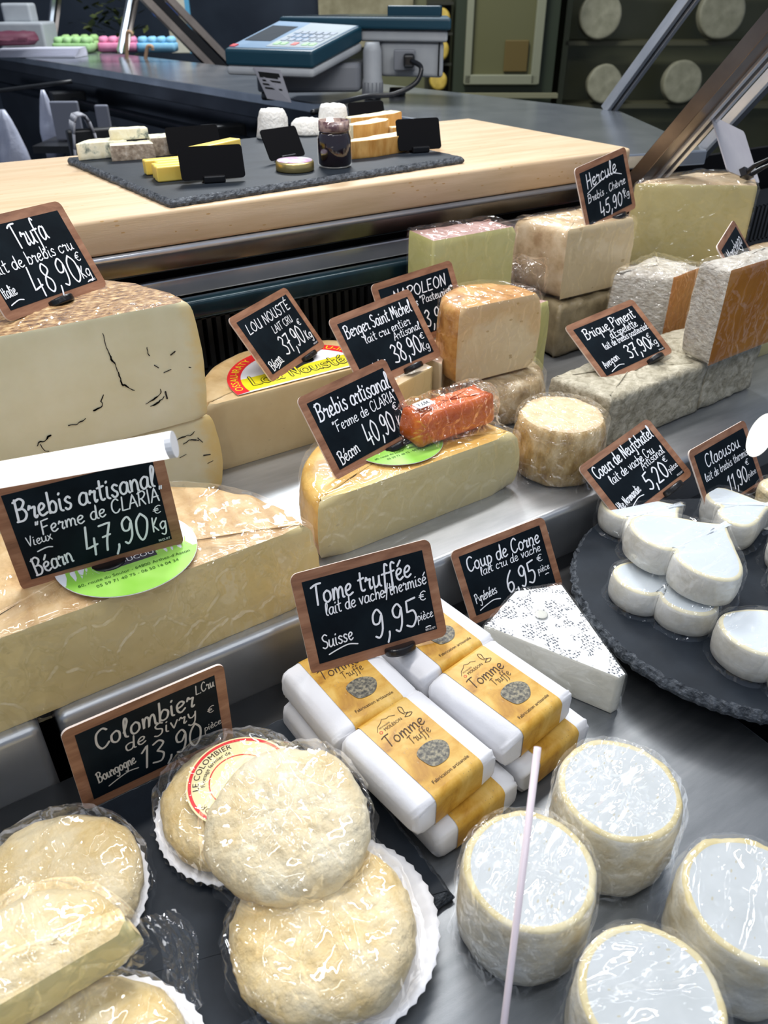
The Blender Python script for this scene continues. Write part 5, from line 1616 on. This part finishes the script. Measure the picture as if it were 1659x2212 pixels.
# white-backed card with its fork
loc, rot, w = (1.1022, 0.7509, 0.3019), (52.5, 15.4, 9.0), 0.1165
t = thing('blank_white_card', 'blank whitish card with a black fork holder on the far right pale wheel', 'price tag', loc)
t.rotation_euler = tuple(R(v) for v in rot)
t.location.z += 0.006
h = w / ASP
M().prism(rrect(w, h, 0.006), -0.0018, 0).build('card', pmat('grey_white_card', [(0.3, (0.52, 0.50, 0.54)), (0.7, (0.64, 0.62, 0.64))], 12, 3, 0.45), t)
fk = M()
fk.box((0.0, -h / 2 + 0.004, 0.003), (0.028, 0.012, 0.010))
for dx in (-0.008, 0.008):
    fk.tube([(dx, -h / 2 + 0.002, 0.004), (dx * 1.6, -h / 2 + 0.004, 0.022), (dx * 1.8, -h / 2 + 0.003, 0.046)], [0.0042, 0.003, 0.0012], 10)
fk.build('fork_holder', MT['black_plastic'], t, False, 0.001)


# ================================================================ THE LOWER DECK
M().box((0.0, 0.4265, -0.008), (2.6, 0.052, 0.012)).build('air_inlet', MT['black_panel'], ct)
tray = slate_sheet('slate_tray', 'rectangular dark slate tray under the soft film-bagged cheeses', [(-0.42, 0.2135), (0.194, 0.2135), (0.194, 0.409), (-0.42, 0.409)], 0.0005, 0.010, 0.004, 0.0016)
rs = slate_sheet('round_slate', 'round dark slate board carrying the heart-shaped cheeses', o_circle(0.1565, 260), 0.030, 0.0415, 0.004, 0.0022, (0.585, 0.285, 0))
M().lathe([(0.075, 0.0), (0.07, 0.012), (0.07, 0.0295)], 40).build('riser', MT['void'], rs, True)
bpy.data.objects['riser'].location = (0.0, 0.0, 0.0)


# ---------------------------------------------------------------- paper plates and the Colombier cheeses
def plate(label, x, y, r, z=0.0104):
    rings = []
    n = 144
    for k, (q, zz) in enumerate(((0.0, .0006), (.4, .0006), (.78, .0006), (.84, .0012), (.92, .0045), (1.0, .0060))):
        rings.append([((r * q + (0.0008 * math.cos(48 * 2 * PI * i / n) if q > .83 else 0)) * math.cos(2 * PI * i / n), (r * q + (0.0008 * math.cos(48 * 2 * PI * i / n) if q > .83 else 0)) * math.sin(2 * PI * i / n), zz + (0.0006 * math.sin(48 * 2 * PI * i / n) if q > .85 else 0)) for i in range(n)])
    m = M().loft(rings[1:], True, False)
    o = m.build('paper_plate', MT['plate_paper'], None, True)
    so = o.modifiers.new('thick', 'SOLIDIFY')
    so.thickness = 0.0005
    o.location = (x, y, z)
    return mark(o, label, 'plate', 'white pleated paper plates')


plate('white pleated paper plate under the red-labelled soft cheese at the back', 0.102, 0.344, 0.059)
plate('white pleated paper plate under the largest soft cheese in front', 0.116, 0.231, 0.0635, 0.0112)
plate('white pleated paper plate under the rear left soft cheese', -0.029, 0.346, 0.0615)
plate('white pleated paper plate at the bottom left corner', -0.036, 0.222, 0.063, 0.0112)

colom = pmat('colombier_rind', [(0.25, (0.60, 0.38, 0.12)), (0.42, (0.72, 0.54, 0.25)), (0.56, (0.78, 0.64, 0.38)), (0.75, (0.80, 0.70, 0.47))], 26, 6, 0.5, 0.9, 85, 0.004, coat=0.25, coat_scale=40)
colom2 = pmat('pale_colombier_rind', [(0.25, (0.62, 0.45, 0.20)), (0.45, (0.73, 0.60, 0.36)), (0.6, (0.77, 0.68, 0.47)), (0.8, (0.79, 0.73, 0.58))], 30, 6, 0.5, 0.9, 95, 0.004, coat=0.25, coat_scale=40)
creamy = pmat('creamy_cut', [(0.3, (0.70, 0.60, 0.24)), (0.7, (0.78, 0.69, 0.34))], 16, 3, 0.35, 0.1, 60, 0.0015, sss=0.2, coat=1.0, coat_scale=22, coat_str=0.5)
G_ = 'soft round cheeses in film bags'


def soft_prof(h, r0=0.014):
    return [(r0 * .8, 0), (r0 * .35, h * .10), (r0 * .06, h * .28), (0, h * .45), (r0 * .06, h * .62), (r0 * .32, h * .80), (r0 * .75, h * .93), (r0 * 1.35, h)]


def colombier(label, x, y, z, r, h, sd, mt, tilt=(0, 0, 0), out=None, paste=None, amp=0.0017, bag=True, flare=0.003):
    t = thing('soft_cheese', label, 'cheese', (x, y, z), 0, G_)
    t.rotation_euler = tuple(R(v) for v in tilt)
    out = out or o_circle(r, 96, .06, sd)
    a, b = puck(out, soft_prof(h), (0.93, 0.86, 0.78, 0.7, 0.62, 0.54, 0.46, 0.38, 0.3, 0.22, 0.14, 0.07), amp=amp, freq=85, seed=sd, dome=0.003)
    a.build('rind', mt, t, True)
    if paste and b.f:
        b.build('cut_face', paste, t, True)
    if bag:
        wrap(t, out, 0.001, h + 0.0025, 0.0014, 0.014, flare, 0.0026, 48, sd, 'film_bag', fold=0.003, dome=0.001, nz=10)
    return t


cA = colombier('soft round cheese with a red-ringed label at the back of the tray', 0.100, 0.345, 0.0122, 0.0515, 0.0255, 3, colom, bag=False)
cA['label'] = 'soft round cheese with a red-ringed label, half under the crinkled one'
zl = 0.0305
ol = M().prism([(0.0375 * math.cos(2 * PI * i / 60), 0.0375 * math.sin(2 * PI * i / 60)) for i in range(60)], 0, 0.0004).build('round_label', MT['label_cream'], cA)
ol.location = (0.006, 0.000, zl)
ring = M()
for a in range(0, 360, 4):
    for r0, r1 in ((0.0340, 0.0362), (0.0212, 0.0220)):
        ring.add([(r_ * math.cos(R(q_)), r_ * math.sin(R(q_)), 0.0006) for r_, q_ in ((r0, a), (r1, a), (r1, a + 4), (r0, a + 4))], [(0, 1, 2, 3)])
ring.build('red_ring', MT['print_red'], ol)
m = txt('LE COLOMBIER', 0.0062, 0, 0, 0.0007, bend=(0.0288, R(122)), space=1.05)
txt('Fromage fermier de', 0.0042, 0, 0, 0.0007, m=m, bend=(0.0244, R(122)), space=1.0)
txt('COTE-D-OR', 0.0058, 0, 0, 0.0007, m=m, bend=(0.0288, R(222)), space=1.05)
m.build('printed_lettering', MT['print_dark'], ol)
wrap(cA, o_circle(0.0515, 96, .06, 3), 0.001, 0.0320, 0.0025, 0.013, 0.004, 0.0012, 48, 3, 'film_bag', fold=0.003, dome=0.0005, nz=10)
colombier('crinkled pale soft cheese lying on top of its two neighbours in the middle', 0.117, 0.291, 0.0405, 0.0535, 0.0270, 6, colom2, (4, -3, 0))
colombier('largest creamy soft cheese at the bottom centre of the picture', 0.107, 0.230, 0.0135, 0.0560, 0.0300, 11, colom, (-2, 0, 0))
colombier('creamy soft cheese at the left edge of the slate tray', -0.026, 0.344, 0.0125, 0.0550, 0.0285, 17, colom)
oE = o_arc_cut(0.060, 0, 180, n=60, ncut=40, wob=.05, seed=4)
colombier('halved soft cheese showing its pale yellow inside at the lower left', -0.046, 0.262, 0.0478, 0.060, 0.0290, 21, colom, (2, 2, 3), oE, creamy, 0.0016)
colombier('creamy soft cheese at the bottom left corner, underneath the halved one', -0.038, 0.224, 0.0135, 0.0560, 0.0290, 25, colom)
# loose end of the film beside the halved cheese
m = M()
rr = random.Random(5)
nx, ny = 10, 12
for j in range(ny + 1):
    for i in range(nx + 1):
        u, v = i / nx, j / ny
        m.v.append((0.014 + 0.022 * u + 0.006 * math.sin(v * 5), 0.292 - 0.062 * v + .004 * u, 0.020 + 0.016 * (1 - u) * (1 - v * .5) + rr.uniform(-.0022, .0022)))
for j in range(ny):
    for i in range(nx):
        k = j * (nx + 1) + i
        m.f.append((k, k + nx + 1, k + nx + 2, k + 1))
        m.mi.append(0)
hc = [o for o in bpy.data.objects if o.get('label', '').startswith('halved soft cheese')][0]
fl = m.build('loose_film', MT['film_bag'], None, False)
fl.parent = hc
fl.matrix_parent_inverse = (Matrix.Translation(hc.location) @ hc.rotation_euler.to_matrix().to_4x4()).inverted()

# ---------------------------------------------------------------- gold-banded parcels
gold = pmat('gold_print_paper', [(0.30, (0.36, 0.15, 0.008)), (0.45, (0.58, 0.31, 0.035)), (0.6, (0.70, 0.44, 0.10)), (0.8, (0.76, 0.53, 0.19))], 38, 6, 0.45, 0.05, 90, 0.001, distort=.5)
speckle(gold, 420, 0.16, (0.50, 0.30, 0.08), 0.55, (1, .35, 1))
trf = pmat('truffle_print', [(0.35, (0.035, 0.033, 0.030)), (0.5, (0.14, 0.13, 0.10)), (0.62, (0.32, 0.28, 0.18)), (0.75, (0.10, 0.10, 0.10))], 420, 4, 0.5)


def section(w, h, r, n=40):
    """closed rounded rectangle in the y-z plane, base on z = 0"""
    P = rrect(w, h, r, 6)
    return [(p[0], p[1] + h / 2) for p in P]


def parcel(label, x, y, z, rz, detail=True, L=0.079, Dp=0.082, H=0.0295):
    t = thing('cheese_parcel', label, 'cheese parcel', (x, y, z), R(rz), 'gold-banded cheese parcels')
    st = [(-.5, .90, .50, .20), (-.49, .94, .62, .16), (-.46, .98, .86, .05), (-.41, .99, .97, .0), (-.30, 1, 1, 0), (-.1, 1, 1.0, 0), (.1, 1, 1.0, 0), (.30, 1, 1, 0), (.41, .99, .97, .0), (.46, .98, .86, .05), (.49, .94, .62, .16), (.5, .90, .50, .20)]
    rings = []
    for u, sy, sz, dz in st:
        base = section(Dp * sy, H * sz, min(0.0055, H * sz * .45))
        rings.append([(u * L + .0012 * noise.noise(Vector((k * .8, u * 9, x * 90))) * (abs(u) > .33), py * (1 + .02 * noise.noise(Vector((k, u * 5, 3 + x * 40)))), max(0.0, pz + H * dz) + (0.0 if pz < .002 else 1.0) * (0.0026 * noise.noise(Vector((k * .7, u * 8, y * 90))) if abs(u) > .33 else 0)) for k, (py, pz) in enumerate(base)])
    M().loft(rings).build('paper_wrapper', MT['white_paper'], t, True)
    rings = []
    for u in (-.285, -.1, .1, .285):
        rings.append([(u * L, py * 1.012, (pz - H / 2) * 1.025 + H / 2 + 0.0001) for py, pz in section(Dp, H, .0058)])
    b = M().loft(rings, False, False).build('gold_band', gold, t, True)
    if not detail:
        return t
    zt = H * 1.0126 + 0.0004
    m = M()
    write(m, 'Tomme', -0.0185, 0.0105, 0.036, 0.0100, 0.0, 0.00075, zt, 0.0)
    write(m, 'Truffe', -0.0040, 0.0020, 0.0190, 0.0072, 0.0, 0.00045, zt, 0.0)
    txt('Fabrication artisanale', 0.0040, 0.0015, -0.0315, zt, m=m)
    txt('MOLÉSON', 0.0036, -0.0020, 0.0235, zt, m=m)
    txt('FROMAGERIE', 0.0017, -0.0075, 0.0272, zt, m=m)
    pen(m, [Vector(p) for p in ((-0.0155, 0.0262), (-0.0125, 0.0296), (-0.0085, 0.0312), (-0.0055, 0.0334), (-0.0025, 0.0318), (0.0005, 0.0322), (0.0045, 0.0300))], 0.0004, zt)
    pen(m, smooth_line([Vector(p) for p in ((0.0090, 0.0240), (0.0125, 0.0226), (0.0160, 0.0240), (0.0130, 0.0256), (0.0090, 0.0240))]), 0.0005, zt)
    pen(m, smooth_line([Vector(p) for p in ((0.0105, 0.0262), (0.0095, 0.0300), (0.0110, 0.0340), (0.0130, 0.0320), (0.0115, 0.0270), (0.0135, 0.0260))]), 0.0005, zt)
    m.build('printed_lettering', MT['print_dark'], t)
    m = M()
    pen(m, smooth_line([Vector((-0.0135 + .0011 * math.cos(a), 0.0243 + .0011 * math.sin(a))) for a in [k * .7 for k in range(10)]]), 0.0004, zt)
    m.build('red_mark', MT['print_red'], t)
    m = M()
    m.poly([(0.0025 + 0.0118 * math.cos(2 * PI * i / 40) * (1 + .10 * math.sin(3 * 2 * PI * i / 40 + 1)), -0.0130 + 0.0108 * math.sin(2 * PI * i / 40) * (1 + .08 * math.cos(2 * 2 * PI * i / 40))) for i in range(40)], zt + 0.0001)
    m.build('truffle_picture', trf, t)
    return t


parcel('gold-banded parcel underneath the front one', 0.236, 0.283, 0.0005, 5, False)
parcel('front gold-banded parcel, nearest the picture bottom, with the whole truffle picture', 0.219, 0.291, 0.0312, 8)
parcel('gold-banded parcel underneath the right one', 0.318, 0.293, 0.0005, 7, False)
parcel('right gold-banded parcel with the whole label, beside the white speckled wedge', 0.3035, 0.302, 0.0312, 9)
parcel('gold-banded parcel underneath the left one', 0.2065, 0.366, 0.0005, 2, False)
parcel('left gold-banded parcel, its label half covered by the 9,95 slate', 0.2105, 0.3705, 0.0312, 3)
parcel('gold-banded parcel underneath the rear one', 0.297, 0.381, 0.0005, 6, False)
parcel('rear gold-banded parcel mostly hidden behind the 9,95 slate', 0.295, 0.384, 0.0312, 6)

# ---------------------------------------------------------------- speckled white wedge
ash = pmat('ash_white_rind', [(0.3, (0.68, 0.69, 0.68)), (0.7, (0.77, 0.78, 0.78))], 60, 5, 0.6, 0.5, 200, 0.002, coat=0.5, coat_scale=60)
speckle(ash, 430, 0.36, (0.10, 0.11, 0.13), 0.50, (1, .75, 0.01), 0.55)
ashs = pmat('cream_wedge_side', [(0.3, (0.66, 0.63, 0.52)), (0.7, (0.82, 0.80, 0.70))], 40, 4, 0.45, 0.3, 100, 0.002, coat=1.0, coat_scale=40, coat_str=0.6)
wo = o_poly([(-0.055, 0.020), (-0.004, -0.088), (0.004, -0.088), (0.042, 0.026), (0.000, 0.042)], 0.003, (0, 1, 2))
t = cheese('speckled_wedge', 'white soft-cheese wedge with black ash specks in front of the 6,95 slate', (0.405, 0.357, 0.0006), wo, round_prof(0, 0.0415, 0.003, 0.004), ash, ashs, amp=0.0008, freq=60, seed=3)
wrap(t, wo, 0, 0.0418, 0.0014, 0.004, 0.003, 0.0010, 60, 5, 'film_tight')
d_ = M().lathe([(0.0058, 0), (0.0052, 0.0004), (0.003, 0.0006)], 24).build('round_dent', flat('dull_cream', (0.60, 0.60, 0.54), 0.5), t, True)
d_.location = (-0.005, 0.002, 0.0432)

# ---------------------------------------------------------------- heart cheeses on the round slate
hw = pmat('heart_white', [(0.3, (0.60, 0.66, 0.70)), (0.7, (0.69, 0.74, 0.77))], 14, 3, 0.4, 0.12, 60, 0.001, coat=0.6, coat_scale=22, coat_str=0.35)  # bluish reflection of the film is put into this top colour
hrim = pmat('heart_rim', [(0.3, (0.70, 0.64, 0.42)), (0.7, (0.75, 0.71, 0.54))], 60, 4, 0.5, 0.2)
hside = pmat('heart_side', [(0.3, (0.54, 0.51, 0.42)), (0.6, (0.68, 0.67, 0.62)), (0.8, (0.75, 0.75, 0.73))], 46, 5, 0.5, 0.4, 100, 0.002, coat=0.7, coat_scale=50, coat_str=0.7)
G_ = 'heart-shaped white cheeses on the round slate'


def heart(label, x, y, z, rz, s=0.086, h=0.029, tilt=(0, 0), sd=1):
    t = thing('heart_cheese', label, 'cheese', (x, y, z), 0, G_)
    t.rotation_euler = (R(tilt[0]), R(tilt[1]), R(rz))
    out = o_heart(s)
    p = [(0.002, 0), (0, 0.002), (-.001, h * .3), (-.001, h * .6), (0, h - .004), (0.0008, h - .0015), (0.0022, h - .0004), (0.004, h)]
    a, _ = puck(out, p, amp=0.0006, freq=60, seed=sd, bands={5: 1, 6: 1}, capmi=2, topamp=.4)
    a.build('rind', [hside, hrim, hw], t, True)
    wrap(t, out, 0.0003, h, 0.002, 0.004, 0.003, 0.0014, 55, sd, 'film_tight', fold=0.0018)
    return t


ZR = 0.0418
heart('lower heart cheese, underneath the big heart, at the left of the slate', 0.507, 0.312, ZR, 108, 0.094, 0.026, sd=2)
heart('topmost white heart cheese with its notch to the left, before the 5,20 slate', 0.5300, 0.3150, ZR + 0.0295, 93, 0.108, 0.029, (3, -2), 3)
heart('heart cheese at the right front of the round slate, cut off by the picture edge', 0.524, 0.206, ZR, 100, 0.106, 0.031, (0, 0), 4)
heart('heart cheese directly under the clip of the 5,20 slate', 0.573, 0.395, ZR, 80, 0.092, 0.026, (0, 0), 5)
heart('heart cheese right of the 5,20 slate, in front of the 11,90 slate', 0.656, 0.350, ZR, 60, 0.074, 0.030, (0, 0), 6)
heart('heart cheese at the right edge, stacked beyond the topmost heart', 0.640, 0.265, ZR, 40, 0.080, 0.032, (0, 0), 7)
t = cheese('small_round_cheese', 'small wrapped round cheese at the right edge beside the 11,90 slate', (0.722, 0.352, 0.0418), o_circle(0.019, 50, .05, 2), round_prof(0, 0.030, 0.004, 0.006), colom2, amp=0.0008, freq=90)
wrap(t, o_circle(0.019, 50, .05, 2), 0, 0.030, 0.0018, 0.005, 0.003, 0.0014, 80, 2, 'film', fold=.001)

# ---------------------------------------------------------------- four white bloomy rounds
G_ = 'white bloomy rounds on the steel deck'
wtop = pmat('bloom_white', [(0.3, (0.50, 0.53, 0.53)), (0.7, (0.58, 0.61, 0.62))], 30, 4, 0.45, 0.25, 120, 0.001, coat=0.5, coat_scale=34, coat_str=0.6)
speckle(wtop, 300, 0.17, (0.50, 0.47, 0.36), 0.53, (1, .42, .01), .9)
wrim = pmat('bloom_rim', [(0.3, (0.60, 0.49, 0.22)), (0.55, (0.69, 0.61, 0.38)), (0.8, (0.72, 0.69, 0.56))], 46, 5, 0.5, 0.5, 110, 0.002, coat=0.4, coat_scale=60)
wside = pmat('bloom_side', [(0.28, (0.54, 0.43, 0.23)), (0.45, (0.67, 0.61, 0.46)), (0.65, (0.73, 0.71, 0.63)), (0.85, (0.77, 0.76, 0.72))], 40, 6, 0.5, 0.5, 100, 0.003, coat=0.5, coat_scale=50)


def bloomy(label, x, y, r, h, sd, fold=0.0022, amp=0.0016, film='film'):
    t = thing('bloomy_round_cheese', label, 'cheese', (x, y, 0.0005), R(sd * 40), G_)
    out = o_circle(r, 96, .03, sd)
    p = [(0.005, 0), (0.001, 0.004), (0, 0.009)] + [(-0.001, 0.009 + (h - .016) * i / 6) for i in range(1, 6)] + [(0, h - .0035), (0.0010, h - .0010), (0.0026, h), (0.0050, h - .0004)]
    a, _ = puck(out, p, amp=0.0011, freq=75, seed=sd, bands={9: 1, 10: 1}, capmi=2, topamp=.4)
    a.build('rind', [wside, wrim, wtop], t, True)
    wrap(t, out, 0.0, h + .0006, 0.0020, 0.007, 0.002, amp, 62, sd, film, fold=fold)
    return t


bloomy('white bloomy round at the left of the four, crossed by the thin pink glare rod', 0.2195, 0.177, 0.0400, 0.064, 3)
bloomy('white bloomy round at the rear of the four, with the crinkliest film', 0.3075, 0.187, 0.0405, 0.064, 7, 0.003, 0.0022)
bloomy('white bloomy round at the right picture edge', 0.3160, 0.0925, 0.0405, 0.064, 12, film='film_tight')
bloomy('white bloomy round nearest the bottom edge of the picture', 0.2260, 0.0890, 0.0385, 0.062, 15, film='film_tight')

# ---------------------------------------------------------------- price slates
for k_ in TAGS:
    make_tag(k_)

# ---------------------------------------------------------------- front-glass reflections, built as a glowing tube, a rod and an oval
t = thing('glare_streak', 'short white glare streak of the front glass, modelled as a glowing tube reaching in from the left above the truffle cheese', 'glare', (0.108, 0.3735, 0.2955))
q0, q1 = Vector((0, 0, 0)), Vector((-0.235, 0.128, -0.0415))
M().tube([q0 + (q1 - q0) * .012, q1], 0.0072, 20).build('tube', emit('streak_white', (1.0, 0.98, 0.97), 1.6), t, True)  # glows in place of a lamp's reflection in the front glass
M().tube([q0, q0 + (q1 - q0) * .014], 0.0074, 20).build('streak_end', flat('streak_end_white', (0.95, 0.95, 0.95), 0.6), t)
o = M().tube([(0.2215, 0.1875, 0.161), (0.1615, 0.1285, 0.037), (0.1455, 0.1125, 0.0032)], 0.0020, 12).build('glare_rod', flat('pinkish_glare', (0.90, 0.78, 0.82), 0.25, 0.6), None, True)  # pink glare line on the glass, put in as a solid rod
mark(o, 'pinkish-white glass glare modelled as a thin rod slanting up in front of the left bloomy round', 'rod')
t = thing('glare_spot', 'small bright oval glare of the front glass, modelled as a glowing body at the right edge above the 11,90 slate', 'glare', (0.3745, 0.2005, 0.3005))
ax = (RT * 0.42 + Vector((0.304, 0.466, 0.831)) * 0.9).normalized()
M().tube([ax * (0.0125 * math.sin(PI * (k - 8) / 16)) for k in range(17)], [max(0.0002, 0.0060 * math.cos(PI * (k - 8) / 16)) for k in range(17)], 24).build('lens', emit('glare_white', (1, 1, 0.93), 2.0), t, True)  # oval reflection in the glass, added as a glowing body
M().tube([(0.008, -0.003, 0.002), (0.05, -0.02, 0.01), (0.10, -0.04, 0.02)], 0.0022, 8).build('added_stem', MT['steel_dark'], t, True)
